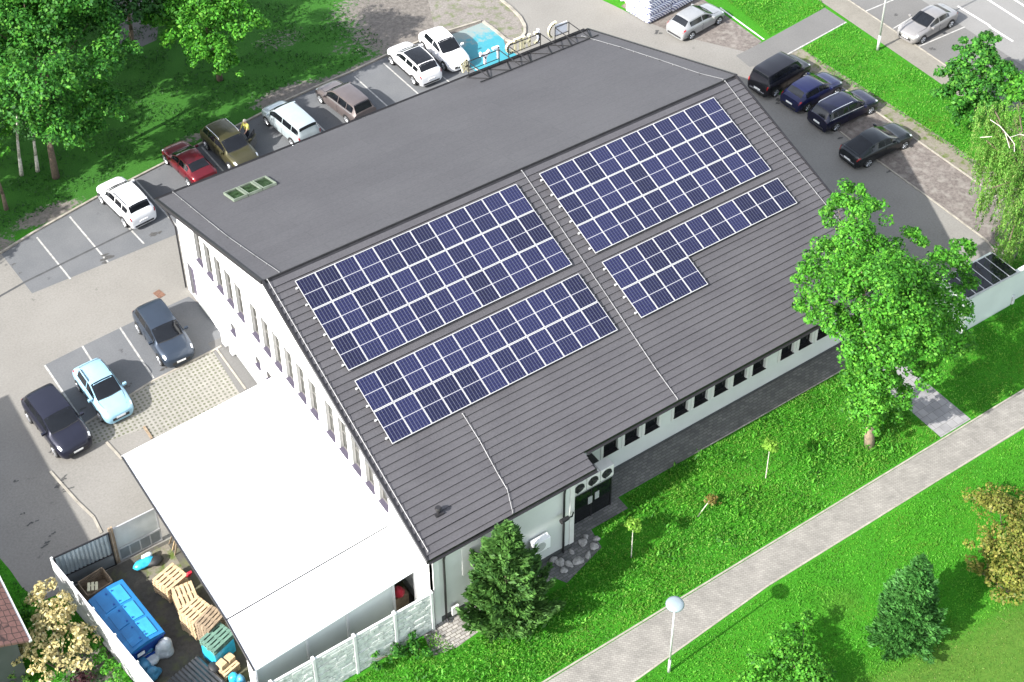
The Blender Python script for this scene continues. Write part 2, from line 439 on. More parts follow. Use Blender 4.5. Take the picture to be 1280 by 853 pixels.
# ------------------------------------------------------------------ leaves
def quads_mesh(name, C, A, B, mat, parent=None):
    """C centres, A and B half axes, all (n,3)"""
    n = len(C)
    V = np.empty((n, 4, 3)); V[:, 0] = C-A; V[:, 1] = C-B*.9; V[:, 2] = C+A; V[:, 3] = C+B*.9
    me = bpy.data.meshes.new(name); me.vertices.add(4*n); me.vertices.foreach_set('co', V.ravel())
    me.loops.add(4*n); me.loops.foreach_set('vertex_index', np.arange(4*n))
    me.polygons.add(n); me.polygons.foreach_set('loop_start', np.arange(0, 4*n, 4))
    me.update(calc_edges=True); me.materials.append(mat)
    o = bpy.data.objects.new(name, me); COL.objects.link(o)
    if parent: o.parent = parent
    return o
def unit(v): return v/np.maximum(np.linalg.norm(v, axis=1, keepdims=True), 1e-9)
def leaves(name, clusters, dens, size, mat, parent=None, up=.5, aspect=.7, droop=0.0, origin=(0, 0, 0), lumps=9, fill=.55):
    Cs = []; As = []; Bs = []
    for (x, y, z, r) in clusters:
        rz = r*.8
        # secondary lumps give an uneven outline and gaps
        k = max(8, int(lumps*1.6*r))
        d = unit(rng.normal(size=(k, 3))); d[:, 2] = np.abs(d[:, 2])*1.2-.45
        rad = rng.uniform(fill, 1.0, (k, 1))
        cen = np.array([x, y, z])+d*rad*np.array([r, r, rz])
        n = int(dens*r*r)
        idx = rng.integers(0, k, n)
        lr = rng.uniform(.30, .52, (k,))*max(.5, r*.80)
        dd = unit(rng.normal(size=(n, 3))); u = rng.uniform(.45, 1, (n, 1))**.6
        P = cen[idx]+dd*u*lr[idx][:, None]*np.array([1, 1, .75])
        nrm = unit(dd+np.array([0, 0, up])+rng.normal(size=(n, 3))*.45)
        t = unit(np.cross(nrm, rng.normal(size=(n, 3)))); b = np.cross(nrm, t)
        s = size*rng.uniform(.45, 1.6, (n, 1))
        if droop: P[:, 2] -= 0
        Cs.append(P); As.append(t*s); Bs.append(b*s*aspect)
    C = np.concatenate(Cs)-np.array(origin); A = np.concatenate(As); B = np.concatenate(Bs)
    return quads_mesh(name, C, A, B, mat, parent)
def trunk(name, base, tips, r, mat, parent, fork=.45, origin=None):
    """tapered trunk from base with limbs to tips; coordinates are local to the thing"""
    mb = MB(); bx, by, bz = 0, 0, 0
    zs = sorted([t[2] for t in tips]); top = Vector(tips[0][:3])
    mid = Vector((top.x*.35, top.y*.35, top.z*fork))
    p0 = Vector((0, 0, -.1)); prev = p0; rr = r
    ctrl = [p0, Vector((mid.x*.3+r*.3, mid.y*.4, mid.z*.5)), mid, Vector((top.x*.75, top.y*.7, top.z*.75)), top]
    rad = [r*1.25, r*.85, r*.7, r*.4, r*.12]
    for i in range(4): mb.cyl(ctrl[i], ctrl[i+1], rad[i], rad[i+1], 9, True)
    for t in tips[1:]:
        t = Vector(t[:3]); s = mid.lerp(top, random.uniform(0, .55)); m2 = s.lerp(t, .5)+Vector((0, 0, -.15*(t-s).length*.4))
        mb.cyl(s, m2, r*.38, r*.22, 7); mb.cyl(m2, t, r*.22, r*.06, 6)
    return mb.build(name, mat, parent, smooth=True)
def tree(name, label, cat, base, clusters, dens, size, leafm, barkm, r=.2, group=None, **kw):
    t = thing(name, label, cat, (base[0], base[1], 0), 0, group)
    loc = [(x-base[0], y-base[1], z, q) for x, y, z, q in clusters]
    leaves('crown', loc, dens, size, leafm, t, **kw)
    tips = sorted(loc, key=lambda c: -c[2]); tips = tips[:9]
    trunk('trunk', base, tips, r, barkm, t)
    return t

# ------------------------------------------------------------------ camera, sun, sky
cam = bpy.data.cameras.new('camera'); co = bpy.data.objects.new('camera', cam); COL.objects.link(co)
R = Matrix(((CR[0], CU[0], -CF[0]), (CR[1], CU[1], -CF[1]), (CR[2], CU[2], -CF[2])))
co.matrix_world = Matrix.Translation(CP.tolist()) @ R.to_4x4()
cam.sensor_width = 36; cam.lens = FOC*36/1280
cam.shift_x = -(PX-640)/1280; cam.shift_y = -(426.5-PY)/1280
cam.clip_start = .5; cam.clip_end = 2000
sc.camera = co
S = Vector((-1.40, -.075, 1.0)).normalized()
sun = bpy.data.lights.new('sun', 'SUN'); sun.energy = 3.9; sun.angle = .5*D2R; sun.color = (1, .965, .91)
so = bpy.data.objects.new('sun', sun); COL.objects.link(so); so.rotation_euler = (-S).to_track_quat('-Z', 'Y').to_euler()
w = bpy.data.worlds.new('World'); sc.world = w; w.use_nodes = True
nt = w.node_tree; sky = nt.nodes.new('ShaderNodeTexSky'); sky.sky_type = 'NISHITA'; sky.sun_disc = False
sky.sun_elevation = math.asin(S.z); sky.sun_rotation = math.atan2(S.x, S.y) % (2*math.pi)
sky.air_density = 1.0; sky.dust_density = 1.5
hs = nt.nodes.new('ShaderNodeHueSaturation'); hs.inputs['Saturation'].default_value = .45; nt.links.new(sky.outputs[0], hs.inputs['Color'])
nt.links.new(hs.outputs[0], nt.nodes['Background'].inputs[0]); nt.nodes['Background'].inputs[1].default_value = .15
sc.view_settings.view_transform = 'Standard'; sc.view_settings.look = 'None'
sc.view_settings.exposure = 1.68; sc.view_settings.gamma = 1.0; sc.view_settings.use_curve_mapping = False
sc.cycles.max_bounces = 6; sc.cycles.transparent_max_bounces = 4; sc.cycles.use_denoising = True
sc.cycles.sample_clamp_indirect = 6

# ------------------------------------------------------------------ ground
def ground():
    x0, x1, y0, y1, st = -45, 85, -45, 75, .5
    xs = np.arange(x0, x1+.1, st); ys = np.arange(y0, y1+.1, st)
    X, Y = np.meshgrid(xs, ys, indexing='ij'); nx, ny = X.shape
    V = np.stack([X, Y, np.zeros_like(X)], -1).reshape(-1, 3)
    idx = np.arange(nx*ny).reshape(nx, ny)
    F = np.stack([idx[:-1, :-1], idx[1:, :-1], idx[1:, 1:], idx[:-1, 1:]], -1).reshape(-1, 4)
    far = np.array([[-900, -900, 0], [900, -900, 0], [900, 900, 0], [-900, 900, 0]], float)
    b = len(V); V = np.concatenate([V, far]); c = [idx[0, 0], idx[-1, 0], idx[-1, -1], idx[0, -1]]
    FL = F.tolist()+[[b, b+1, c[1], c[0]], [b+1, b+2, c[2], c[1]], [b+2, b+3, c[3], c[2]], [b+3, b, c[0], c[3]]]
    me = bpy.data.meshes.new('ground'); me.from_pydata(V.tolist(), [], FL)
    dirt = np.zeros(len(V)); mown = np.zeros(len(V))
    def blob(cx, cy, rx, ry, amt, arr, a=0.0):
        dx = V[:, 0]-cx; dy = V[:, 1]-cy; u = dx*math.cos(a)+dy*math.sin(a); v = -dx*math.sin(a)+dy*math.cos(a)
        q = np.sqrt((u/rx)**2+(v/ry)**2); arr[:] = np.maximum(arr, amt*np.clip(1.6-q, 0, 1))
    for px, py, rx, ry, k in [(560, 15, 6, 4.2, 1.2), (600, 25, 4, 3.5, 1.2), (500, 0, 5, 3, .75), (470, 78, 2.6, .6, .8), (420, 100, 3, .55, .8),
                              (360, 118, 2.4, .9, .85), (505, 55, 2.2, 1.4, .6), (60, 268, 2.2, .8, .75), (560, 28, 3.5, 1.2, .95), (250, 170, 2, .5, .6), (155, 40, 3, 1.5, .0),
                              (430, 60, 1.4, 1, .42), (350, 50, 2.2, 1.4, .45), (6, 310, .8, 1.2, .7), (115, 840, 1.2, 1.5, .7), (1050, 625, 1.5, .8, .25)]:
        cx, cy = at(px, py); blob(cx, cy, rx, ry, k, dirt)
    m1 = at(1280, 752); m2 = at(1080, 853)
    d = Vector((m2[0]-m1[0], m2[1]-m1[1])).normalized()
    side = (V[:, 0]-m1[0])*d.y-(V[:, 1]-m1[1])*d.x
    mown[:] = np.clip(-side*.7+.5, 0, 1) if ((at(1250, 850)[0]-m1[0])*d.y-(at(1250, 850)[1]-m1[1])*d.x) < 0 else np.clip(side*.7+.5, 0, 1)
    blob(*at(1050, 755), .9, .6, .45, mown); blob(*at(1135, 815), 1.5, .6, .5, mown)
    park = np.clip((V[:, 1]-21.5)*2, 0, 1)*np.clip((29-V[:, 0])*.5, 0, 1)  # mask of the lawn whose colour is darkened to deepen the tree shade
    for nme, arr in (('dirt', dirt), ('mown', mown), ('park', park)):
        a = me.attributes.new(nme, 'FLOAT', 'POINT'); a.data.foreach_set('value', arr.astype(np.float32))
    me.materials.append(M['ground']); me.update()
    o = bpy.data.objects.new('ground', me); COL.objects.link(o); tag(o, kind='structure')
ground()

# concrete yard all round the building
yl = ats([(0, 698), (12, 712), (28, 735), (50, 752), (76, 742)])
sheet('yard', [(-60, 40), (-60, yl[0][1]-1.0), (-20, yl[0][1]+.2)]+yl+[(-8.2, -3.3), (.2, -3.3), (.2, -11.7), (29.6, -11.7), (39.7, -11.7)] +
      ats([(1246, 317), (1232, 300), (1166, 251), (1098, 202), (1049, 164)]) +
      ats([(968, 115), (935, 82), (918, 70)]) + ats([(880, 48), (808, 27), (765, 6), (752, 0)])+[(36, 70), (23.5, 70)] +
      ats([(627, 0), (650, 20), (657, 34), (655, 45), (645, 53), (632, 56)]) + [(27.6, 20.5), (27.6, 19.5), (27, 16.45), (27, 16.6), (-6.9, 16.6), (-7.3, 20.6), (-14, 21), (-14, 40)], .004, M['concrete'])
# parking bays along the north side
kpts = ats([(1, 317), (43, 291), (118, 249), (195, 210), (254, 179), (313, 150), (357, 127), (392, 111), (440, 90), (487, 68), (545, 44), (588, 31), (601, 27)])
sheet('parking_bays', [(-7.15, 16.45)]+[(24.7, 16.45), (24.7, kpts[-2][1]-.3)]+[(x, y-.05) for x, y in kpts[::-1][2:]], .008, M['asphalt'])
sheet('blue_bay', [(24.7, 16.45), (28.15, 16.45)]+ats([(632, 58), (629, 48), (604, 28)])+[(24.7, kpts[-2][1]-.3)], .008, M['blue'])
kerb('kerb', kpts[:2]+[], M['kerb']); kerb('kerb', kpts[1:], M['kerb'])
isl = ats([(604, 28), (618, 38), (632, 50), (640, 54), (650, 50), (656, 42), (656, 33), (650, 22), (638, 10), (626, 0)])+[(31.2, 40)]
kerb('kerb', isl, M['kerb'], w=.2)
sheet('dirt_island', ats([(601, 27), (618, 37), (633, 49), (640, 53), (649, 49), (655, 42), (655, 33), (649, 22), (637, 10), (625, 0), (535, 0), (545, 43)]), .006, M['gravel'])
sheet('park_path', ats([(130, -20), (148, 30), (150, 55), (170, 62), (196, 50), (200, 10), (215, -20)]), .006, M['road'])
# lines of the north bays
lp = lambda a, b: (at(*a), at(*b))
strips('bay_lines', [lp((46, 297), (88, 349)), lp((87, 271), (135, 328)), lp((160, 284), (180, 305)), lp((170, 226), (222, 284)),
                     lp((252, 184), (285, 221)), lp((367, 127), (408, 166)), lp((443, 96), (484, 133)), lp((479, 79), (523, 118)), lp((545, 90), (562, 103)), lp((592, 85), (604, 92))], .012, M['paint'], .1)
strips('asphalt_joint', [lp((-6, 374), (33, 352)), lp((33, 352), (178, 281))], .0125, M['trench'], .14)
# front bays
fb = [at(55, 457), at(103, 433), at(163, 406), (-.6, 11.2), (-.6, 10.2), (.1, 9.4), (.1, 7.05)]
sheet('parking_bays', [at(55, 457), at(103, 433), at(163, 404), at(236, 371), at(262, 390), at(277, 415), at(278, 430), at(190, 477), at(104, 530)], .008, M['asphalt'])
strips('bay_lines', [lp((103, 433), (134, 482)), lp((150, 410), (192, 473)), lp((56, 457), (104, 528))], .012, M['paint'], .1)
sheet('openwork_paving', ats([(104, 530), (190, 477), (276, 434), (306, 487), (355, 465), (300, 520), (190, 548), (180, 536), (133, 552), (110, 556)]), .008, M['honey'])
kerb('kerb', ats([(105, 531), (190, 477), (277, 433)]), M['kerb'], w=.12, h=.03)
kerb('kerb', ats([(271, 437), (307, 487)]), M['kerb'], w=.1, h=.04)
kerb('kerb', ats([(180, 534), (190, 549)]), M['woodold'], w=.12, h=.08)
kerb('kerb', ats([(63, 590), (97, 628), (117, 647), (127, 667)]), M['kerb'], w=.12, h=.05)
kerb('kerb', ats([(133, 553), (153, 575)]), M['kerb'], w=.12, h=.05)
sheet('wall_strip', [(-.9, 3.0), (.2, 3.0), (.2, 7.4), (-.7, 7.4)], .009, M['road'])
# east dirt lot, verge, link road, pavement, street
dout = ats([(1094, 141), (1145, 175), (1241, 242), (1275, 268)])
sheet('dirt_lot', [(40.05, 8.6), (40.05, -11.6), (60, -13.5), (60, -12), (43.6, -9.5), (43.5, 6.5)], .006, M['dirt'])
sheet('verge', [(41.9, 9.4), (43.45, 6.6), (43.55, -10.5), (45.2, -10.5), (44.9, 0), (44.5, 6.6), (44.3, 9.9), (42.6, 10.4)], .0065, M['verge'])
kerb('kerb', [(43.45, 6.9), (43.5, -8.6)], M['kerb'], w=.1, h=.06)
kerb('kerb', ats([(1050, 165), (1098, 202), (1166, 251), (1232, 300), (1246, 317)]), M['kerb'], w=.1, h=.05)
sheet('dirt_lot', ats([(810, 28), (858, 47), (936, 66), (952, 52), (905, 18), (880, 0), (740, 0), (765, 5)])[:6]+[at(860, -14), at(800, -8), at(776, 8)], .006, M['dirt'])
strips('kerb_line', [lp((900, 10), (955, 50))], .02, M['paintw'], .12)
sheet('link_road', ats([(937, 84), (920, 70), (955, 52), (962, 48), (1031, 10), (1058, 28), (985, 70), (975, 76)]), .009, M['road'])
sheet('road_edge', ats([(878, 47), (935, 62), (990, 74), (972, 122), (930, 110), (905, 90)]), .0045, M['concrete'])
strips('kerb_line', [lp((962, 82), (985, 68)), lp((985, 68), (1058, 28))], .02, M['paint'], .1)
sw0 = at(1022, 0); sw1 = at(1175, 105)
d = Vector((sw1[0]-sw0[0], sw1[1]-sw0[1])).normalized(); nrm = Vector((-d.y, d.x))
def off(p, k, o): return (p[0]+d.x*k+nrm.x*o, p[1]+d.y*k+nrm.y*o)
sheet('pavement', [off(sw0, -40, 0), off(sw1, 25, 0), off(sw1, 25, 1.75), off(sw0, -40, 1.75)], .05, M['sidewalk'])
sheet('road', [off(sw0, -60, 1.75), off(sw1, 60, 1.75), off(sw1, 60, 6.1), off(sw0, -60, 6.1)], .008, M['road'])
sheet('road', [off(sw0, -60, 6.1), off(sw1, 60, 6.1), off(sw1, 60, 40), off(sw0, -60, 40)], .0075, M['roadlight'])
kerb('kerb', [off(sw0, -20, 1.75), off(sw1, 22, 1.75)], M['kerb'], w=.12, h=.07)
strips('street_lines', [lp((1078, 16), (1117, 0)), lp((1110, 40), (1140, 22)), lp((1145, 60), (1206, 34))], .013, M['paint'], .1)
strips('street_lines', [lp((1197, 8), (1238, 33)), lp((1236, 33), (1266, 52)), lp((1232, -2), (1285, 32)), lp((1262, -4), (1290, 14))], .014, M['paintw'], .16)
# footpath to the south, link slabs, walkways
sheet('footpath', [(-30, -19.45), (70, -19.75), (70, -21.5), (31.2, -21.4), (14, -21.2), (6, -21.65), (-30, -21.7)], .008, M['pavers'])
kerb('kerb', [(-12, -19.42), (50, -19.66)], M['kerb'], w=.08, h=.04)
kerb('kerb', [(-12, -21.68), (6, -21.66), (14, -21.22), (50, -21.44)], M['kerb'], w=.08, h=.03)
sheet('link_path', [(27.05, -13.2), (29.1, -13.2), (29.15, -19.45), (27.0, -19.45)], .007, M['linkslabs'])
sheet('walkway', [(8.6, -11.6), (29.6, -11.6), (29.6, -13.3), (11.3, -13.3), (11.3, -14.1), (9.1, -14.1), (8.9, -15.2), (6.4, -15.9), (5.5, -14.35), (7.7, -14.35), (7.7, -11.6)], .010, M['slabs'])
sheet('walkway', [(0, -14.4), (5.5, -14.4), (6.3, -15.3), (.4, -15.9), (-.7, -15.7), (-.5, -14.5)], .009, M['lightslabs'])
# waste yard floor
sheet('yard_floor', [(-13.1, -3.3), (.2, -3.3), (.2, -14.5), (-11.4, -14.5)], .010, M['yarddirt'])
sheet('yard_floor', [(-8.9, -3.5), (-7.9, -3.5), (-7.9, -6.0), (-8.9, -5.0), (-9.6, -4.9)], .014, M['verge'])
M['stain'] = plain('oil stain', (.050,.049,.047), .8, var=.3, scale=6)
stn = MB(); rs = random.Random(5)
for px, py, q in [(80, 598, .22), (72, 606, .3), (84, 612, .25), (20, 602, .15), (56, 682, .3), (40, 655, .22), (66, 668, .16), (30, 642, .12), (138, 322, .55), (132, 327, .25), (190, 293, .4), (18, 331, .14), (26, 341, .12), (152, 486, .25), (160, 482, .2), (105, 512, .22), (70, 566, .3), (92, 570, .25),
                  (806, 62, .3), (822, 40, .35), (1000, 128, .3), (1012, 136, .22), (1050, 172, .25), (975, 125, .4), (1030, 160, .2), (1112, 215, .3), (560, 40, .2), (1165, 62, .3), (1120, 20, .25), (203, 463, .25), (212, 452, .2)]:
    x, y = at(px, py)
    for k in range(4):
        ox, oy = rs.gauss(0, q*.5), rs.gauss(0, q*.3); n = 9; ph = rs.uniform(0, 6)
        stn.poly([(x+ox+math.cos(a)*q*(.35+.2*math.sin(3*a+ph)+rs.uniform(0, .12)), y+oy+math.sin(a)*q*(.2+.12*math.sin(2*a+ph)+rs.uniform(0, .08)), .0150+k*.0012) for a in [2*math.pi*i/n for i in range(n)]])
tag(stn.build('ground_stains', M['stain']), kind='structure')
mh = MB().box((0, 0, .015), (.42, .62, .02)).build('drain_cover', M['manhole']); mh.location = (*at(199, 368), 0); mh.rotation_euler[2] = .2
tag(mh, 'small rusty drain cover set in the concrete behind the parked crossover', 'drain cover')

# ------------------------------------------------------------------ main building
B = thing('commercial_building', 'long white hall with grey gabled roof carrying solar panels', 'building')
XW = .21; XE = 28.9; YN = 11.83; YS = -14.46; YR = -11.8
def wall_strip(mb, P, u0, u1, bot, topf, openings, n):
    """wall in the plane given by P(u, z, depth); openings (u0,u1,z0,z1)"""
    us = sorted(set([u0, u1]+[v for o in openings for v in (o[0], o[1])]+([0.0] if u0 < 0 < u1 else [])))
    for a, b in zip(us, us[1:]):
        c = (a+b)/2; ops = sorted([o for o in openings if o[0] <= c <= o[1]], key=lambda o: o[2])
        z = [bot]; 
        for o in ops: z += [o[2], o[3]]
        z.append(None)
        for k in range(0, len(z), 2):
            z0 = z[k]; z1 = z[k+1]
            if z1 is None: mb.poly([P(a, z0, 0), P(b, z0, 0), P(b, topf(b), 0), P(a, topf(a), 0)][::n])
            else: mb.poly([P(a, z0, 0), P(b, z0, 0), P(b, z1, 0), P(a, z1, 0)][::n])
    dp = .22
    for a, b, z0, z1 in openings:
        mb.poly([P(a, z0, 0), P(a, z1, 0), P(a, z1, dp), P(a, z0, dp)]); mb.poly([P(b, z0, 0), P(b, z1, 0), P(b, z1, dp), P(b, z0, dp)])
        mb.poly([P(a, z1, 0), P(b, z1, 0), P(b, z1, dp), P(a, z1, dp)]); mb.poly([P(a, z0, 0), P(b, z0, 0), P(b, z0, dp), P(a, z0, dp)])
def PG(u, z, dd): return (XW+dd, u, z)          # gable facing the yard
def PS(u, z, dd): return (u, YR+dd, z)
def roof_under(y): return (near_z(y) if y < 0 else far_z(y))-.16
ys_up = [8.69, 7.42, 6.19, 4.96, 3.76, 2.05, .81, -.41, -1.66, -2.9, -4.13, -5.78, -7.03, -8.24, -9.47, -10.7]
gop = [(y, y+.80, 4.08, min(6.35, roof_under(y)-.12)) for y in ys_up]
gop += [(5.36, 5.96, 1.7, 2.35), (2.5, 3.05, 1.7, 2.35), (1.22, 1.80, 1.7, 2.35)]
gdoor = (10.45, 11.35, .02, 2.55)
mb = MB(); wall_strip(mb, PG, YS, YN, 0, roof_under, gop+[gdoor], 1)
for k, fc in enumerate(mb.f):
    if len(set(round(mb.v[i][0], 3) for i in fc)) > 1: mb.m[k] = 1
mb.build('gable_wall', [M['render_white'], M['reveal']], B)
mb = MB(); mb.mm((XW-.03, YS, 0), (XW, 7.0, .5)); mb.mm((XW-.03, 9.0, 0), (XW, 10.4, .45)); mb.build('plinth', M['plinth'], B)
def window(P, a, b, z0, z1, parent, glass, frame='whiteframe', dp=.19, bars=1, sill=True, silldir=-1, sillmat='sill'):
    f = MB()
    def bx(u0, u1, w0, w1, d0, d1):
        pts = [P(u, z, q) for u in (u0, u1) for z in (w0, w1) for q in (d0, d1)]
        lo = [min(p[i] for p in pts) for i in range(3)]; hi = [max(p[i] for p in pts) for i in range(3)]; f.mm(lo, hi)
    t = .055
    bx(a, a+t, z0, z1, dp-.04, dp+.03); bx(b-t, b, z0, z1, dp-.04, dp+.03)
    bx(a+t, b-t, z0, z0+t, dp-.04, dp+.03); bx(a+t, b-t, z1-t, z1, dp-.04, dp+.03)
    if bars: bx(a+t, b-t, (z0+z1)/2-.02, (z0+z1)/2+.02, dp-.03, dp+.02)
    fo = f.build('window', M[frame], parent)
    g = MB().poly([P(a+t, z0+t, dp), P(b-t, z0+t, dp), P(b-t, z1-t, dp), P(a+t, z1-t, dp)]); g.build('pane', M[glass], fo)
    if sill:
        s = MB(); pts = [P(u, z, q) for u in (a-.03, b+.03) for z in (z0, z0+.025) for q in (-.10, dp-.04)]
        lo = [min(p[i] for p in pts) for i in range(3)]; hi = [max(p[i] for p in pts) for i in range(3)]
        s.mm(lo, hi); s.build('window_sill', M[sillmat], fo)
for o in gop: window(PG, *o, B, 'glasspale' if o[2] > 3 else 'glass', frame='framegrey')
dr = MB().mm((XW+.16, gdoor[0], .02), (XW+.21, gdoor[1], 2.55)); do = dr.build('door', M['sill'], B)
MB().mm((XW+.1, 11.15, 1.0), (XW+.16, 11.2, 1.25)).build('handle', M['chrome'], do)
# small meter niches on the gable
MB().mm((XW-.28, 6.5, .1), (XW, 6.95, 1.5)).mm((XW-.25, 5.7, .1), (XW, 6.05, 1.35)).build('meter_box', M['render_white'], B)
# long side: recessed wall with high windows, lower storey taller wall
wx = [11.45, 12.74, 13.99, 15.82, 17.09, 18.40, 19.67, 20.94, 22.87, 24.14, 25.41, 26.69, 27.95]
sop = [(x, x+.87, 1.45, 2.62) for x in wx]
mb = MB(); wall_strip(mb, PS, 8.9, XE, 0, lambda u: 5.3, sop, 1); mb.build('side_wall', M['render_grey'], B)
for o in sop: window(PS, *o, B, 'glass', frame='darkmetal', dp=.16, bars=0, silldir=-1, sillmat='darkmetal')
for i in range(len(wx)):
    mb = MB(); x = wx[i]; mb.mm((x-.16, YR-.035, 1.40), (x-.001, YR-.002, 2.9))
    mb.mm((x+.871, YR-.035, 1.40), (x+1.0, YR-.002, 2.9)); mb.mm((x-.16, YR-.04, 1.33), (x+1.0, YR-.002, 1.399))
    mb.build('window_surround', M['whiteframe'], B)
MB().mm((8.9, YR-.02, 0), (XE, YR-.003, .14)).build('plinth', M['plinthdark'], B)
# front extension wall to the eaves
YX = -14.36
mb = MB(); mb.mm((XW, YX, .3), (7.73, YX+.25, 4.85)); mb.mm((7.48, YX+.26, .3), (7.73, YR, 4.85)); mb.mm((.21, YX-.05, 0), (.55, YX-.001, 4.9)); mb.build('side_wall', M['render_grey'], B)
MB().mm((XW+.35, YX-.02, 0), (7.75, YX+.2, .3)).build('plinth', M['plinthdark'], B)
MB().mm((7.60, YX-.04, .3), (7.85, YX, 4.8)).build('wall_panel', M['whiteframe'], B); MB().mm((1.75, YX-.03, 2.4), (2.9, YX-.002, 4.3)).build('wall_panel', M['whiteframe'], B)
# far walls
mb = MB()
mb.poly([(XW, YN, 0), (XE, YN, 0), (XE, YN, roof_under(YN)), (XW, YN, roof_under(YN))])
mb.poly([(XE, YR, 0), (XE, YN, 0), (XE, YN, roof_under(YN)), (XE, 0, ZR-.16), (XE, YR, roof_under(YR))])
mb.build('rear_wall', M['render_grey'], B)
# stepped tile roof on the south slope
XR0, XR1 = .02, 28.95
mod = .365; ca, sa = math.cos(AL), math.sin(AL)
def rp(x, s, up): return (x, -s*ca-up*sa*0-up*sa, ZR-s*sa+up*ca)
mb = MB(); smax1 = 14.50/ca; smax2 = 13.62/ca; s = 0.20; k = 0
while s < smax1-.02:
    e = min(s+mod, smax1); x1 = XR1 if e <= smax2+.01 else None
    if e > smax2 and s < smax2: e_ = smax2
    segs = []
    if s < smax2: segs.append((XR0 if False else -.02-.006*k*0, XR1, s, min(e, smax2)))
    if e > smax2: segs.append((-.05, 8.88, max(s, smax2), e))
    for a, b, s0, s1 in segs:
        nseg = 12
        xs = [a+(b-a)*i/nseg for i in range(nseg+1)]
        for q, r_ in zip(xs, xs[1:]):
            j = random.uniform(-.003, .003)
            mb.poly([rp(q, s0, .0), rp(q, s1, .062+j), rp(r_, s1, .062+j), rp(r_, s0, .0)])
            mb.poly([rp(q, s1, .062+j), rp(q, s1, -.004), rp(r_, s1, -.004), rp(r_, s1, .062+j)])
    s += mod; k += 1
mb.build('tiled_roof', M['tiles'], B)
# roof slabs beneath (give the roof its thickness)
mb = MB()
def slab(mb, x0, x1, pts, t=.14):
    n = len(pts)
    P = [(x0, y, z) for y, z in pts]+[(x1, y, z) for y, z in pts]+[(x0, y, z-t) for y, z in pts]+[(x1, y, z-t) for y, z in pts]
    F = []
    for i in range(n-1):
        F += [(i, i+1, n+i+1, n+i), (2*n+i, 3*n+i, 3*n+i+1, 2*n+i+1), (i, 2*n+i, 2*n+i+1, i+1), (n+i, n+i+1, 3*n+i+1, 3*n+i)]
    F += [(0, n, 3*n, 2*n), (n-1, 3*n-1, 4*n-1, 2*n-1)]
    mb.add(P, F)
slab(mb, -.02, XR1, [(0, ZR-.03), (-13.58, near_z(13.58)-.03)]); slab(mb, -.02, 8.86, [(-13.6, near_z(13.6)-.03), (-14.46, near_z(14.46)-.03)])
mb.build('roof_boarding', M['darkmetal'], B)
mb = MB(); slab(mb, -.06, 29.05, [(13.8, far_z(13.8)), (.0, ZR)], .16); mb.build('felt_roof', M['membrane'], B)
mb = MB()
for x in (-.09, XR1+.01): MB().add([(x+dx, y, z+dz) for dx in (0, .11) for y, z in ((0, ZR+.02), (-14.52 if x < 1 else -13.62, near_z(14.52 if x < 1 else 13.62)+.02)) for dz in (-.2, .06)],
                          [(0, 1, 3, 2), (4, 6, 7, 5), (1, 5, 7, 3), (0, 2, 6, 4), (0, 4, 5, 1), (2, 3, 7, 6)]).build('verge_trim', M['darkmetal'], B)
for x in (-.13, 29.05): MB().add([(x+dx, y, z+dz) for dx in (0, .1) for y, z in ((0, ZR), (13.85, far_z(13.85))) for dz in (-.2, .05)],
                          [(0, 1, 3, 2), (4, 6, 7, 5), (1, 5, 7, 3), (0, 2, 6, 4), (0, 4, 5, 1), (2, 3, 7, 6)]).build('verge_trim', M['darkmetal'], B)
mb = MB(); mb.cyl((-.1, .0, ZR+.0), (29.05, .0, ZR+.0), .045, .045, 8); mb.build('ridge_cap', M['darkmetal'], B)
def gutter(x0, x1, y, z):
    g = MB(); n = 8
    P = []
    for x in (x0, x1):
        for i in range(n+1):
            t = math.pi*i/n; P.append((x, y-.07*math.cos(t), z-.07*math.sin(t)))
        for i in range(n+1):
            t = math.pi*(n-i)/n; P.append((x, y-.055*math.cos(t), z-.055*math.sin(t)))
    m = 2*(n+1); F = [(i, (i+1) % m, m+(i+1) % m, m+i) for i in range(m)]+[list(range(m)), list(range(m, 2*m))[::-1]]
    g.add(P, F); return g.build('gutter', M['darkmetal'], B)
gutter(-.05, 8.95, -14.62, near_z(14.5)-.02); gutter(8.98, 29.0, -13.74, near_z(13.62)-.02); gutter(-.1, 29.0, 13.95, far_z(13.8)-.03)
MB().mm((8.88, -14.5, near_z(14.5)-.2), (8.98, -13.6, near_z(14.5)+.02)).build('verge_trim', M['darkmetal'], B)
def downpipe(pts, r=.05): MB().tube(pts, r, 8).build('downpipe', M['darkmetal'], B)
downpipe([(.75, -14.6, 4.8), (.75, -14.5, 4.4), (.75, -14.5, .25), (.75, -14.68, .1)], .055)
downpipe([(7.2, -14.55, 4.8), (7.2, -14.47, 4.3), (7.2, -14.47, .1)], .055)
downpipe([(27.4, -13.7, 5.1), (27.4, -11.9, 3.6), (27.4, -11.9, .1)], .055)
downpipe([(.12, 13.95, 5.2), (.12, 11.95, 4.6), (.12, 11.95, .12)], .05)
downpipe([(28.8, 13.95, 5.2), (28.8, 11.95, 4.6), (28.8, 11.95, .12)], .05)
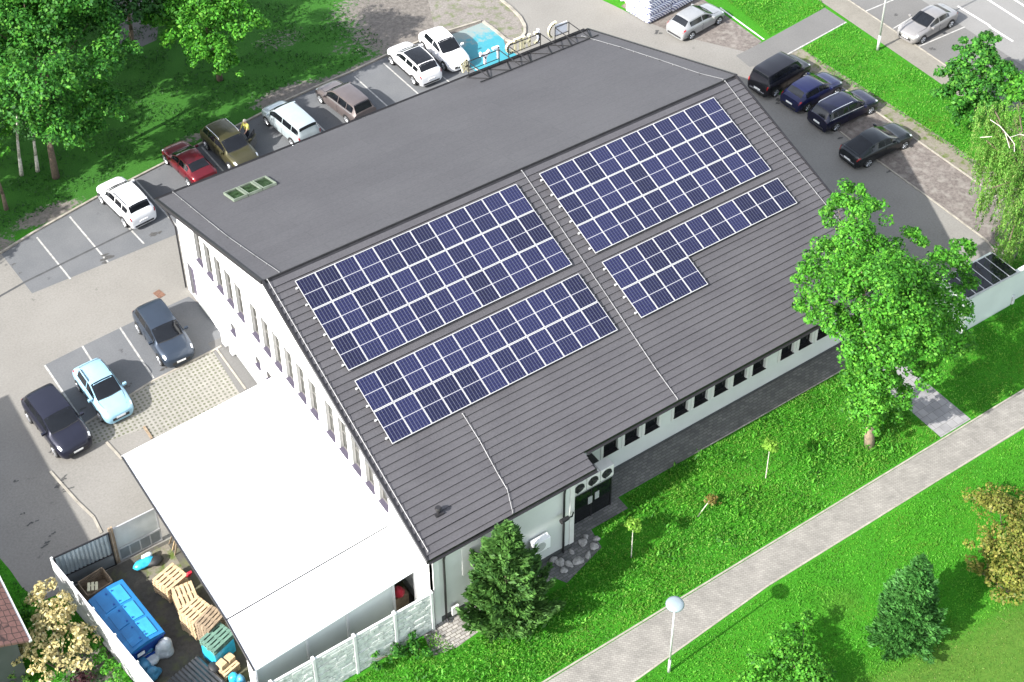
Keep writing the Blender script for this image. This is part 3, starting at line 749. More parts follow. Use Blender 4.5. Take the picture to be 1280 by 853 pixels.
# lightning wires
def wire(pts, r=.014):
    m = MB(); m.tube([tuple(p) for p in pts], r, 5)
    for a, b in zip(pts, pts[1:]):
        L = np.linalg.norm(np.array(b)-np.array(a)); n = max(1, int(L/1.1))
        for i in range(n+1):
            p = np.array(a)+(np.array(b)-np.array(a))*i/n; m.box((p[0], p[1], p[2]-.03), (.05, .05, .06))
    m.build('lightning_wire', M['wire'], B)
F_ = lambda *q: far_pt(*q, .07); G_ = lambda *q: near_pt(*q, .12)
wire([F_(216, 240), F_(250, 268), F_(285, 296), F_(318, 319), F_(349, 340)])
wire([(.16, -.1, ZR+.1), (.16, -7, near_z(7)+.12), (.16, -14.2, near_z(14.2)+.12)])
wire([F_(727, 45), F_(776, 59), F_(825, 75), F_(875, 92), F_(904, 99)])
wire([G_(906, 101), G_(940, 145), G_(1000, 216), G_(1042, 268), G_(1100, 338)])
wire([G_(652, 213), G_(700, 283), G_(760, 372), G_(820, 462), G_(847, 499)])
wire([G_(578, 517), G_(600, 552), G_(622, 592), G_(634, 612), G_(641, 641)])
# roof vent near the eaves
p = near_pt(548, 641, .05); vv = MB(); vv.cyl((p[0], p[1], p[2]-.05), (p[0], p[1], p[2]+.28), .09, .09, 10); vv.cyl((p[0], p[1], p[2]+.28), (p[0], p[1], p[2]+.36), .16, .12, 10); vv.box((p[0], p[1], p[2]), (.42, .36, .05)); vv.build('roof_vent', M['darkmetal'], B)
# three rooflights in the felt roof
afar = math.atan(TF)
for i in range(3):
    x0 = 2.78+i*.86; ym = 10.3; zm = far_z(ym)+.09
    Mx = Matrix.Translation((x0+.38, ym, zm)) @ Matrix.Rotation(-afar, 4, 'X')
    f = MB()
    for (c, dd) in (((-.37, 0, 0), (.08, 1.5, .14)), ((.37, 0, 0), (.08, 1.5, .14)), ((0, -.71, 0), (.66, .08, .14)), ((0, .71, 0), (.66, .08, .14))): f.box(c, dd, 0, 0, Mx)
    sk = f.build('rooflight', plain('green grey frame', (.12,.145,.11), .7, 0, .2) if i == 0 else bpy.data.materials['green grey frame'], B)
    MB().box((0, 0, -.01), (.66, 1.34, .03), 0, 0, Mx).build('pane', plain('rooflight glass', (.02,.032,.018), .12, 0, .8, 3) if i == 0 else bpy.data.materials['rooflight glass'], sk)
# entrance vestibule between the extension and the recessed wall
V0, V1, VY = 8.35, 10.75, -13.45
vs = MB(); vs.mm((V0, VY, 2.08), (V1, YR, 2.17)); 
for x in (V0, (V0+V1)/2-.03, V1-.06): vs.mm((x, VY, 0), (x+.06, VY+.06, 2.08))
vs.mm((V1-.06, VY+.06, 0), (V1, VY+.12, 2.08)); vs.mm((V0, VY-.02, 2.02), (V1, VY, 2.19))
ve = vs.build('vestibule', M['darkmetal'], B)
MB().mm((V0+.06, VY+.02, .05), ((V0+V1)/2-.03, VY+.04, 2.15)).build('glass_door', M['glass'], ve)
MB().mm(((V0+V1)/2+.03, VY+.02, .05), (V1-.06, VY+.04, 2.15)).build('glass_door', M['glass'], ve)
MB().mm((V1-.04, VY+.12, .05), (V1-.02, YR, 2.15)).build('pane', M['glass'], ve)
MB().mm((9.35, VY-.01, 1.0), (9.6, VY, 1.5)).mm((9.75, VY-.01, 1.1), (10.0, VY, 1.6)).build('notice', M['alu'], ve)
MB().mm((V0, VY-.06, 2.18), (V1, VY-.02, 2.22)).build('trim', M['alu'], ve)
# outdoor units on the vestibule roof and one on the wall
for i in range(3):
    x = 8.42+i*.80
    t = thing('air_conditioner', 'white outdoor fan unit above the dark entrance, %s of three' % ['leftmost', 'middle', 'rightmost'][i], 'air conditioner', (x, VY-.05, 2.2), 0, 'fan units over the entrance')
    c = MB(); c.mm((0, 0, .04), (.77, .55, .80)); c.mm((.05, .05, 0), (.12, .5, .04)); c.mm((.65, .05, 0), (.72, .5, .04)); c.build('casing', M['whiteframe'], t, bevel=.015)
    fn = MB(); fn.cyl((.36, -.012, .42), (.36, .01, .42), .29, .29, 20)
    for a in range(3):
        q = a*2.094; fn.cyl((.36, -.02, .42), (.36+.26*math.cos(q), -.02, .42+.26*math.sin(q)), .05, .07, 5)
    fn.build('fan', M['plastic'], t)
t = thing('air_conditioner', 'white outdoor unit hung low on the wall behind the pine', 'air conditioner', (5.3, YX, 1.55))
c = MB(); c.mm((0, -.42, 0), (.95, -.08, .75)); c.build('casing', M['render_white'], t, bevel=.02); MB().cyl((.4, -.44, .38), (.4, -.425, .38), .28, .28, 18).build('fan', M['palegrey'], t); MB().mm((.1, -.4, -.06), (.14, 0, -.002)).mm((.8, -.4, -.06), (.84, 0, -.002)).build('bracket', M['darkmetal'], t)
lp_ = thing('wall_lamp', 'black bracket lamp on the corner beside the entrance', 'lamp', (7.75, -14.45, 2.6))
MB().tube([(0, 0, 0), (-.25, -.25, .15), (-.55, -.3, .3)], .035, 6).build('arm', M['black'], lp_); MB().cyl((-.5, -.3, .3), (-.95, -.35, .36), .1, .13, 8).build('head', M['black'], lp_)
mt = MB().mm((1.0, -14.62, .32), (1.35, -14.5, .85)).build('meter_box', M['whiteframe'], B)

# ------------------------------------------------------------------ solar panels
PW, PH = 1.05, 1.7558
def roof_empty(name, label, cat, group, x, s, up):
    o = thing(name, label, cat, (x, -s*ca-up*sa, ZR-s*sa+up*ca), 0, group); o.rotation_euler = (AL, 0, 0); return o
f = MB(); hw, hh = 1.035/2, 1.735/2
f.mm((-hw, -hh, -.02), (-hw+.024, hh, .018)); f.mm((hw-.024, -hh, -.02), (hw, hh, .018))
f.mm((-hw+.024, -hh, -.02), (hw-.024, -hh+.036, .018)); f.mm((-hw+.024, hh-.036, -.02), (hw-.024, hh, .018))
panel0 = None
arrays = [('upper left', 1.25, .74, 12, [12, 12, 12]), ('lower left', 1.24, 6.55, 12, [12, 12]), ('upper right', 15.27, .74, 11, [11, 11, 11]), ('lower right', 15.27, 6.55, 11, [11, 4])]
ROWN = {2: ['top', 'bottom'], 3: ['top', 'middle', 'bottom']}
for an, ax, as_, nc, rows in arrays:
    for j, cnt in enumerate(rows):
        for i in range(cnt):
            lab = 'solar panel, %s from the left in the %s row of the %s array' % (ORD[i], ROWN[len(rows)][j], an)
            x = ax+(i+.5)*PW; s = as_+(j+.5)*PH
            if panel0 is None:
                panel0 = roof_empty('solar_panel', lab, 'solar panel', 'solar panels on the tiled roof', x, s, .17)
                f.build('frame', M['alu'], panel0)
                MB().mm((-hw+.024, -hh+.036, -.01), (hw-.024, hh-.036, .008)).build('cell_sheet', M['cells'], panel0)
            else:
                o = copy_tree(panel0); o['label'] = lab
                o.location = (x, -s*ca-.17*sa, ZR-s*sa+.17*ca)
        # two rails under each row
        for k, q in enumerate((.22, .78)):
            s = as_+(j+q)*PH
            r = roof_empty('mounting_rail', '%s aluminium rail under the %s panel row of the %s array' % (['upper', 'lower'][k], ROWN[len(rows)][j], an), 'mounting rail', 'rails under the solar panels', ax-.14, s, .115)
            m = MB().mm((0, -.03, -.03), (cnt*PW+.2, .03, .03))
            m.build('rail', M['alu'], r)
            hk = MB()
            hk.mm((.02, -.05, -.03), (.09, .05, .05)); hk.build('end_clamp', M['alu'], r)

# ------------------------------------------------------------------ rooftop sign
SG = thing('rooftop_sign', 'black truss frame on the far eaves holding cream sign letters seen from behind', 'sign', (20.1, 13.6, 5.38))
m = MB()
L = 8.8
m.cyl((0, 0, .03), (L, 0, .03), .05, .05, 6); m.cyl((0, .0, .13), (L, 0, .13), .035, .035, 6)
fx = [.0, 2.2, 2.9, 5.25, 6.35, 7.4]
zb = lambda y: (far_z(y)-5.38)
by = -1.45
m.cyl((-.1, by, zb(13.6+by)+.08), (L-.2, by, zb(13.6+by)+.08), .035, .035, 6)
for a, b in ((0, 2.2), (2.9, 5.25), (6.35, 7.4)):
    m.cyl((a, 0, 1.18), (b, 0, 1.18), .03, .03, 6); m.cyl((a, 0, .52), (b, 0, .52), .025, .025, 6)
for x in fx:
    m.cyl((x, 0, .0), (x, 0, 1.2), .03, .03, 6); m.cyl((x, 0, 1.15), (x+.6, by, zb(13.6+by)+.08), .03, .03, 6)
for k in range(6): 
    x = .55+k*1.5; m.cyl((x, by, zb(13.6+by)+.08), (x+.7, 0, .05), .028, .028, 6); m.cyl((x, by, zb(13.6+by)+.08), (x-.7, 0, .05), .028, .028, 6); 
for x in (.0, 4.4, 8.8): m.mm((x-.06, -.06, -.18), (x+.06, .06, .05))
m.build('truss', M['black'], SG)
def letter(shape, x, z, mt, s=1.0, y=.12):
    mb = MB()
    def stroke(pts, w=.13):
        for a, b in zip(pts, pts[1:]):
            d = Vector((b[0]-a[0], b[1]-a[1])); L = d.length; an = math.atan2(d.y, d.x)
            Mx = Matrix.Translation((x+(a[0]+b[0])/2*s, y+.07, z+(a[1]+b[1])/2*s)) @ Matrix.Rotation(-an, 4, 'Y')
            mb.box((0, 0, 0), (L*s+w*.7, .16, w), 0, 0, Mx)
    for p in shape: stroke(p)
    mb.build('sign_letter', mt, SG)
arc = lambda cx, cz, r, a0, a1, n=10: [(cx+r*math.cos((a0+(a1-a0)*i/n)*D2R), cz+r*math.sin((a0+(a1-a0)*i/n)*D2R)) for i in range(n+1)]
letter([[(0, .0), (-.15, .9)], [(-.15, .9), (-.5, .75)], [(-.5, .75), (-.35, .1)], [(-.3, .45), (0, .45)], [(-.2, .2), (-.2, .7)]], .1, .35, M['cream'])
letter([[(0, .85), (.3, .45), (.6, .85)], [(.3, .45), (.3, 0)], [(.0, .7), (.6, .7)]], 1.0, .4, M['creamwhite'])
letter([[(0, 0), (0, .8)], [(.0, .8), (-.35, .8)]], 2.25, .45, M['creamwhite'])
letter([arc(.25, .45, .33, 60, 300)], 2.95, .4, M['cream']); letter([[(0, 0), (0, .85), (.4, .85), (.4, 0)]], 3.5, .4, M['cream'])
letter([[(0, 0), (0, .85)], [(0, .4), (.4, .4)], [(.4, 0), (.4, .85)]], 4.15, .4, M['cream']); letter([arc(.1, .45, .35, -90, 90)], 4.85, .4, M['cream']); letter([[(0, 0), (0, .95)]], 5.2, .4, M['creamwhite'])
letter([arc(.55, .45, .55, 95, 235)], 6.0, .4, M['cream'])
MB().mm((6.45, .14, .38), (7.35, .19, 1.2)).build('sign_panel', M['creamwhite'], SG)

# ------------------------------------------------------------------ canopy hall beside the gable
H = thing('canopy_hall', 'white sheet roofed hall leaning against the gable beside the waste yard', 'shed')
a1, a2, a3 = (-8.2, .18, 2.8), (-8.2, -11.3, 3.5), (-8.2, -13.85, 3.0)
b1, b2, b3 = (.19, .62, 2.85), (.19, -10.75, 3.55), (.19, -13.55, 3.35)
b2 = (.19, -10.68, 3.12); b1 = (.19, .55, 2.95)
def thick(name, q, mat, t=.07, ribs=0):
    m = MB(); P = list(q)+[(x, y, z-t) for x, y, z in q]
    m.add(P, [(0, 1, 2, 3), (7, 6, 5, 4), (0, 4, 5, 1), (1, 5, 6, 2), (2, 6, 7, 3), (3, 7, 4, 0)])
    if ribs:
        A, Bq, C, D = [Vector(p) for p in q]           # ribs run from AB edge... along A->D
        for i in range(1, ribs):
            t0 = i/ribs; p = A.lerp(Bq, t0); r = D.lerp(C, t0)
            m.cyl(p+Vector((0, 0, .004)), r+Vector((0, 0, .004)), .018, .018, 4)
    return m.build(name, mat, H)
thick('roof_sheet', [a1, a2, b2, b1], M['roofwhite'], ribs=14); thick('roof_sheet', [a2, a3, b3, b2], M['roofwhite'], ribs=3)
MB().tube([a1, a2, a3], .05, 6).build('roof_edge', M['darkmetal'], H)
MB().tube([(a1[0], a1[1]+.03, a1[2]-.03), (b1[0], b1[1]+.03, b1[2]-.03)], .05, 6).build('roof_edge', M['render_white'], H)
MB().tube([(a2[0], a2[1], a2[2]+.02), (b2[0]-.1, b2[1], b2[2]+.02)], .03, 5).build('roof_seam', M['darkmetal'], H)
wl = [(-8.05, -13.55), (-5.6, -13.5), (-3.6, -13.45), (-1.25, -13.38)]
for (x0, y0), (x1, y1) in zip(wl, wl[1:]):
    zt = lambda x: 2.93+(x+8.2)/8.4*.33
    MB().add([(x0, y0, 0), (x1-.03, y1, 0), (x1-.03, y1, zt(x1)), (x0, y0, zt(x0)), (x0, y0+.08, 0), (x1-.03, y1+.08, 0), (x1-.03, y1+.08, zt(x1)), (x0, y0+.08, zt(x0))],
             [(0, 1, 2, 3), (5, 4, 7, 6), (1, 5, 6, 2), (4, 0, 3, 7), (3, 2, 6, 7)]).build('wall_panel', M['shadepanel'], H)
for x, y in wl[1:]: MB().mm((x-.06, y-.05, 0), (x+.06, y+.1, 2.95+(x+8.2)/8.4*.3)).build('post', M['post'], H)
for x, y in ((-5.7, -4), (-5.7, -8), (-5.7, -11.2)): MB().mm((x-.07, y-.07, 0), (x+.07, y+.07, 2.75+max(0, -y)*.055)).build('post', M['post'], H)
MB().mm((-8.16, -13.72, 0), (-8.06, -13.0, 2.9)).build('wall_panel', M['render_white'], H)
MB().mm((-.22, -13.5, 0), (.19, -13.4, 3.2)).build('wall_panel', M['render_white'], H)
MB().mm((-5.8, -13.0, 0), (-5.7, -.4, 2.5)).build('wall_panel', M['shadepanel'], H)
jug = MB(); jug.blob((-.75, -12.9, 1.5), (.28, .25, .33), 3); tag(jug.build('plastic_drum', M['red']), 'dark red drum just inside the dark doorway of the white hall', 'drum')
MB().mm((-1.15, -13.0, 0), (-.3, -12.6, 1.17)).build('bench', M['woodold'], H)

# ------------------------------------------------------------------ concrete fence, south
FN = thing('concrete_fence', 'pale cast stone panel fence with posts below the white hall', 'fence', (0, -14.5, 0))
xs = [.02, -1.85, -3.85, -5.82, -7.8, -9.8, -11.75]
for i, x in enumerate(xs): MB().mm((x-.07, -.10, 0), (x+.07, .10, 2.72)).build('post', M['post'], FN, bevel=.012)
for a, b in zip(xs, xs[1:]):
    m = MB(); x0, x1 = b+.07, a-.07
    m.mm((x0, -.025, 0), (x1, .025, 2.55))
    rows = 13; z = .04
    for r in range(rows):
        h = .185; x = x0+random.uniform(0, .1)
        while x < x1-.08:
            wd = min(random.uniform(.22, .6), x1-x-.005); o = random.uniform(.012, .055)
            m.mm((x+.01, -.025-o, z+.012), (x+wd-.01, -.0255, z+h-.012)); x += wd
        z += h+.006
    m.build('stone_panel', M['stonepanel'], FN)
    MB().mm((x0-.02, -.05, 2.55), (x1+.02, .05, 2.63)).build('coping', M['post'], FN)

# ------------------------------------------------------------------ white fence, gates
WF = thing('white_fence', 'tall white panel fence catching the sun beside the blue dumpster', 'fence', (-13.05, -3.15, 0))
p0 = Vector((0, 0)); p1 = Vector((1.35, -8.9)); n = 5
ang = math.atan2(p1.y, p1.x)
for i in range(n+1):
    q = p0.lerp(p1, i/n); MB().box((q.x, q.y, 1.2), (.1, .1, 2.42), ang).build('post', M['post'], WF)
for i in range(n):
    a = p0.lerp(p1, (i+.02)/n); b = p0.lerp(p1, (i+.98)/n); c = (a+b)/2
    MB().box((c.x-.03, c.y, 1.22), ((b-a).length-.06, .05, 2.3), ang).build('fence_panel', M['fencewhite'], WF)
for k, (lx, ln, nm, lab) in enumerate(((-12.95, 2.55, 'corrugated_gate', 'grey gate leaf of upright corrugated sheet meeting the white fence'), (-10.1, 2.05, 'clouded_gate', 'grey gate leaf with clouded upper sheet and four lower fields'))):
    t = thing(nm, lab, 'gate', (lx, -3.18-.0*k, 0), -.04 if k == 0 else .0)
    fr = MB()
    for x in (0, ln): fr.mm((x-.035, -.035, .05), (x+.035, .035, 2.4))
    fr.mm((.035, -.03, 2.34), (ln-.035, .03, 2.4)); fr.mm((.035, -.03, .05), (ln-.035, .03, .12)); fr.mm((.035, -.03, .85), (ln-.035, .03, .92))
    if k == 0:
        fr.build('gate_frame', M['darkmetal'], t)
        s = MB(); nn = 26; st = (ln-.07)/nn
        for i in range(nn):
            x = .035+i*st; y = .02 if i % 2 else -.02
            s.mm((x, y-.004, .93), (x+st, y+.004, 2.33))
            if i: s.mm((x-.003, -.024, .93), (x+.003, .024, 2.33))
        s.build('corrugated_sheet', M['corrlight'], t)
        MB().mm((.035, -.01, .12), (ln-.035, .01, .85)).build('lower_sheet', M['greymetal'], t)
    else:
        fr2 = MB()
        for i in range(1, 4): fr2.mm((ln*i/4-.03, -.035, .12), (ln*i/4+.03, .035, .85))
        fr2.mm((.0, -.05, .84), (ln, -.031, .95)); fr2.build('gate_bars', M['alu'], t)
        fr.build('gate_frame', M['alu'], t)
        MB().mm((.035, -.006, .92), (ln-.035, .006, 2.34)).build('upper_sheet', M['palegrey'], t)
        MB().mm((.035, -.006, .12), (ln-.035, .006, .85)).build('lower_sheet', M['greymetal'], t)
for x in (-10.32, -10.2): tag(MB().mm((x-.045, -3.24, 0), (x+.045, -3.14, 2.55)).build('gate_post', M['woodold']), 'rusty gate post between the two grey gate leaves, %s of the pair' % ('left' if x < -10.3 else 'right'), 'post', 'gate posts')

# ------------------------------------------------------------------ blue dumpster
DU = thing('dumpster', 'large blue waste container with six hatches in its lid', 'dumpster', (-11.32, -7.12, 0), math.atan2(-3.4, .42)+0.0)
L2, W2 = 1.78, .84
m = MB(); P = []
for z, g, in ((.12, .88), (1.25, 1.0)):
    P += [(-L2*g, -W2*g, z), (L2*g, -W2*g, z), (L2*g, W2*g, z), (-L2*g, W2*g, z)]
m.add(P, [(3, 2, 1, 0), (0, 1, 5, 4), (1, 2, 6, 5), (2, 3, 7, 6), (3, 0, 4, 7)])
for i in range(9):
    x = -L2*.93+i*L2*1.86/8
    for sgn in (-1, 1): m.box((x, sgn*W2*.96, .7), (.06, .07, 1.05))
m.mm((-L2-.05, -W2-.05, 1.2), (L2+.05, W2+.05, 1.28)); m.mm((L2*.96, -.5, .35), (L2+.05, .5, .45)); m.build('body', M['bluebody'], DU, bevel=.01)
m = MB(); nn = 10; P = []
prof = [(-W2-.05, 1.28), (-W2-.02, 1.37), (-W2*.5, 1.46), (0, 1.50), (W2*.5, 1.46), (W2+.02, 1.37), (W2+.05, 1.28)]
for x in (-L2-.04, L2+.04): P += [(x, y, z) for y, z in prof]
k = len(prof); m.add(P, [(i, i+1, k+i+1, k+i) for i in range(k-1)]+[list(range(k)), list(range(k, 2*k))[::-1], (0, k, 2*k-1, k-1)])
lid = m.build('lid', M['bluelid'], DU, angle=30)
def lidz(y):
    for (ya, za), (yb, zb_) in zip(prof, prof[1:]):
        if ya <= y <= yb: return za+(zb_-za)*(y-ya)/(yb-ya)
for i in range(3):
    for sgn in (-1, 1):
        x0 = -L2+.18+i*1.13; x1 = x0+.98; y0, y1 = (.10, .72); 
        h = MB(); ys_ = [y0, .35*W2, .62]; 
        rows_ = [(sgn*y, lidz(sgn*y)+.035) for y in ys_]
        P = [(x, y, z) for x in (x0, x1) for y, z in rows_]+[(x, y, z-.03) for x in (x0, x1) for y, z in rows_]
        F = [(0, 1, 4, 3), (1, 2, 5, 4), (6, 9, 10, 7), (7, 10, 11, 8), (0, 3, 9, 6), (2, 8, 11, 5), (0, 6, 7, 1), (1, 7, 8, 2), (3, 4, 10, 9), (4, 5, 11, 10)]
        h.add(P, F); hh_ = h.build('hatch', M['bluelight'] if sgn > 0 else M['bluelid'], DU)
        for xx in (x0+.14, x1-.14): MB().box((xx, sgn*.14, lidz(.14)+.06), (.07, .05, .05)).build('hinge', M['bluebody'], hh_)
MB().mm((L2+.05, -.55, .85), (L2+.065, -.2, 1.05)).build('sticker', M['plate'], DU)
for sx in (-1, 1):
    for sy in (-1, 1): MB().cyl((sx*1.3, sy*.6-.04, .08), (sx*1.3, sy*.6+.04, .08), .08, .08, 10).build('wheel', M['tyre'], DU)

# ------------------------------------------------------------------ pallets, crate, bags, loose sheets
def pallet(name, label, loc, rz, mat, z0=0.0, w_=1.2, d_=.8, group='wooden pallets beside the white hall', nb=5):
    t = thing(name, label, 'pallet', (loc[0], loc[1], z0), rz, group)
    top = MB(); bw = d_/nb*.72
    for i in range(nb):
        y = -d_/2+bw/2+i*(d_-bw)/(nb-1); top.mm((-w_/2, y-bw/2, .122), (w_/2, y+bw/2, .144))
    top.build('deck_boards', mat, t)
    bl = MB()
    for x in (-w_/2+.07, 0, w_/2-.07): bl.mm((x-.07, -d_/2, .10), (x+.07, d_/2, .121))
    for x in (-w_/2+.07, 0, w_/2-.07):
        for y in (-d_/2+.07, 0, d_/2-.07): bl.mm((x-.06, y-.05, .022), (x+.06, y+.05, .1))
    for y in (-d_/2+.07, 0, d_/2-.07): bl.mm((-w_/2, y-.05, 0), (w_/2, y+.05, .0215))
    bl.build('blocks', mat, t); return t
def stack(x, y, rz, n, desc, mat, w_=1.2, d_=.8, grp='wooden pallets beside the white hall', z0=0.0, levels=None):
    for i in range(n):
        nm = 'topmost' if i == n-1 else ('lowest' if i == 0 else '%s from the ground' % ORD[i])
        pallet('pallet', '%s pallet %s, %s' % (desc[0], desc[1], nm), (x+random.uniform(-.02, .02), y+random.uniform(-.02, .02)), rz+random.uniform(-.03, .03), mat, z0+i*.146, w_, d_, grp)
stack(-8.78, -5.95, .32, 6, ('pale wooden', 'in the stack nearest the gates'), M['wood'], 1.2, 1.05)
stack(-8.62, -7.3, 1.45, 7, ('flat boarded wooden', 'in the stack second from the gates'), M['wood'], 1.2, .95)
stack(-8.62, -8.5, .3, 9, ('wide slatted wooden', 'in the tall middle stack'), M['wood'], 1.15, 1.0)
stack(-8.3, -9.35, .38, 10, ('brown wooden', 'in the tallest stack under the roof edge'), M['woodold'], 1.1, .85)
stack(-8.45, -10.3, .3, 2, ('green tinted', 'on the blue wrapped goods'), M['woodgreen'], 1.2, .95, z0=1.0)
wg = MB(); wg.box((0, 0, .5), (1.15, .9, .98)); o = wg.build('wrapped_goods', M['bagaqua'], bevel=.05); o.location = (-8.45, -10.3, 0); o.rotation_euler[2] = .3; tag(o, 'pallet load in blue wrap under the green tinted pallets', 'wrapped goods')
stack(-8.5, -11.25, .25, 3, ('small pale', 'in the low stack beside the blue wrap'), M['wood'], .85, .7)
for i, (dx, dy, dz, c_, nm) in enumerate([(-.2, .12, .44, 'cream', 'left'), (.22, .2, .44, 'wood', 'right')]):
    o = MB().box((0, 0, .09), (.34, .38, .2)).build('small_crate', M['wood'], bevel=.01); o.location = (-8.5+dx, -11.25+dy, dz); o.rotation_euler[2] = .3
    tag(o, 'small pale crate on the low pallet stack, the %s one of two' % nm, 'crate', 'small crates on the low stack')
o = MB().blob((0, 0, .28), (.35, .3, .3), 5).build('black_bag', M['plastic'], smooth=True); o.location = (-9.0, -11.0, 0); tag(o, 'black bin bag beside the low pallet stack', 'bag')
o = MB().box((0, 0, 0), (.22, .12, .75), 0, 0, Matrix.Rotation(.5, 4, 'X')).build('red_plank', M['red'], bevel=.02); o.location = (-8.0, -6.35, .95); tag(o, 'red plastic piece standing behind the pale pallet stack', 'plastic scrap')
# blue and white bags along the hall edge
for i in range(9):
    x = -8.55+.25*(i % 2)+random.uniform(-.05, .05); y = -11.9-i*.28
    mt_ = [M['bagaqua'], M['bagblue'], M['bagwhite']][[0, 1, 0, 2, 0, 0, 1, 0, 2][i]]
    nm_ = {M['bagaqua']: 'light blue', M['bagblue']: 'steel blue', M['bagwhite']: 'white'}[mt_]
    o = MB().blob((0, 0, .3), (.24, .22, .32), 20+i, jit=.25).build('filled_bag', mt_, smooth=True); o.location = (x, y, 0)
    tag(o, '%s filled bag, %s in the row along the hall edge from the low pallets' % (nm_, ORD[i]), 'bag', 'filled bags along the hall edge')
# bags in front of the dumpster
for (px, py, r_, h_, mt_, lab) in [(206, 818, .40, .5, 'bagwhite', 'big white bin bag with a pointed corner beside the blue container'), (183, 816, .36, .42, 'bagblue', 'blue bin bag leaning on the end of the blue container'),
                            (168, 829, .36, .3, 'bagwhite', 'whitish bin bag against the white fence'), (188, 829, .36, .3, 'bagwhite', 'grey white bin bag between the blue bags'),
                            (180, 838, .42, .34, 'bagblue', 'blue bin bag lying nearest the white fence'), (192, 845, .38, .3, 'bagblue', 'blue bin bag beside the corrugated sheet')]:
    x, y = at(px, py)
    o = MB().blob((0, 0, h_*.8), (r_, r_*.85, h_), px, n=3, jit=.3).build('bin_bag', M[mt_], smooth=True); o.location = (x, y, 0); tag(o, lab, 'bag', 'bin bags at the blue container')
o = MB().blob((0, 0, .25), (.38, .3, .28), 77, n=3, jit=.3).build('bin_bag', M['bagaqua'], smooth=True); o.location = (*at(181, 708), 0); tag(o, 'bright blue bag in front of the clouded gate leaf', 'bag')
o = MB().blob((0, 0, .2), (.24, .2, .22), 78, jit=.3).build('bin_bag', M['bagwhite'], smooth=True); o.location = (*at(185, 700), 0); tag(o, 'small white bag beside the bright blue bag', 'bag')
o = MB().blob((0, 0, .2), (.42, .3, .22), 79, jit=.3).build('bin_bag', M['plastic'], smooth=True); o.location = (*at(193, 705), 0); tag(o, 'black bag in the corner of the clouded gate leaf', 'bag')
# crate with planks
CT = thing('wooden_crate', 'open weathered wooden crate between the blue container and the gate', 'crate', (-11.68, -4.25, 0), .12)
m = MB()
for z in (.1, .3, .5, .7):
    for sy in (-1, 1): m.mm((-.62, sy*.5-.02, z), (.62, sy*.5+.02, z+.16))
    for sx in (-1, 1): m.mm((sx*.62-.02, -.48, z), (sx*.62+.02, .48, z+.16))
m.build('side_boards', M['woodold'], CT)
m = MB()
for sx in (-1, 1):
    for sy in (-1, 1): m.mm((sx*.57-.04, sy*.45-.04, 0), (sx*.57+.04, sy*.45+.04, .9))
m.mm((-.6, -.48, .05), (.6, .48, .09)); m.build('corner_posts', M['woodold'], CT)
o = MB().box((0, 0, 0), (.5, .12, .04)).box((0, .17, .01), (.5, .12, .04)).box((0, .34, .0), (.5, .12, .04)).box((.1, .17, -.035), (.08, .46, .03)).build('broken_pallet', M['cream']); o.location = (-11.7, -4.4, .72); o.rotation_euler = (.1, .12, 1.2); tag(o, 'short pale boards lying inside the open wooden crate', 'boards')
pallet('pallet', 'weathered pallet standing between the crate and the blue container', (-11.75, -5.05), .12, M['woodold'], 0, 1.1, .5, None)
# corrugated sheet lying on a low stack
t = thing('corrugated_cover', 'dark corrugated sheet lying at the bottom edge beside the bags', 'metal sheet', (*at(240, 858, .4), 0), .25)
m = MB(); nn = 24; P = []; F = []
for i in range(nn+1):
    x = -1.1+2.2*i/nn; z = .42+(.05 if i % 2 else 0); P += [(x, -.95, z), (x, .95, z+.05)]
for i in range(nn): F.append((2*i, 2*i+2, 2*i+3, 2*i+1))
m.add(P, F); m.build('corrugated_sheet', M['corrugated'], t)
m = MB(); m.mm((-.9, -.8, 0), (.9, .8, .40)); m.build('support', M['woodold'], t)
for k, (px, py, lean, nm) in enumerate([(212, 680, .35, 'left'), (216, 688, .3, 'middle'), (219, 694, .25, 'right')]):
    o = MB().box((0, 0, 1.0), (.1, .03, 2.0)).build('plank', M['wood' if k % 2 else 'woodold']); o.location = (*at(px, py), 0); o.rotation_euler = (lean*.3, lean, .2*k); tag(o, 'long plank leaning in the corner by the gate under the roof edge, %s of three' % nm, 'plank', 'planks leaning by the gate')

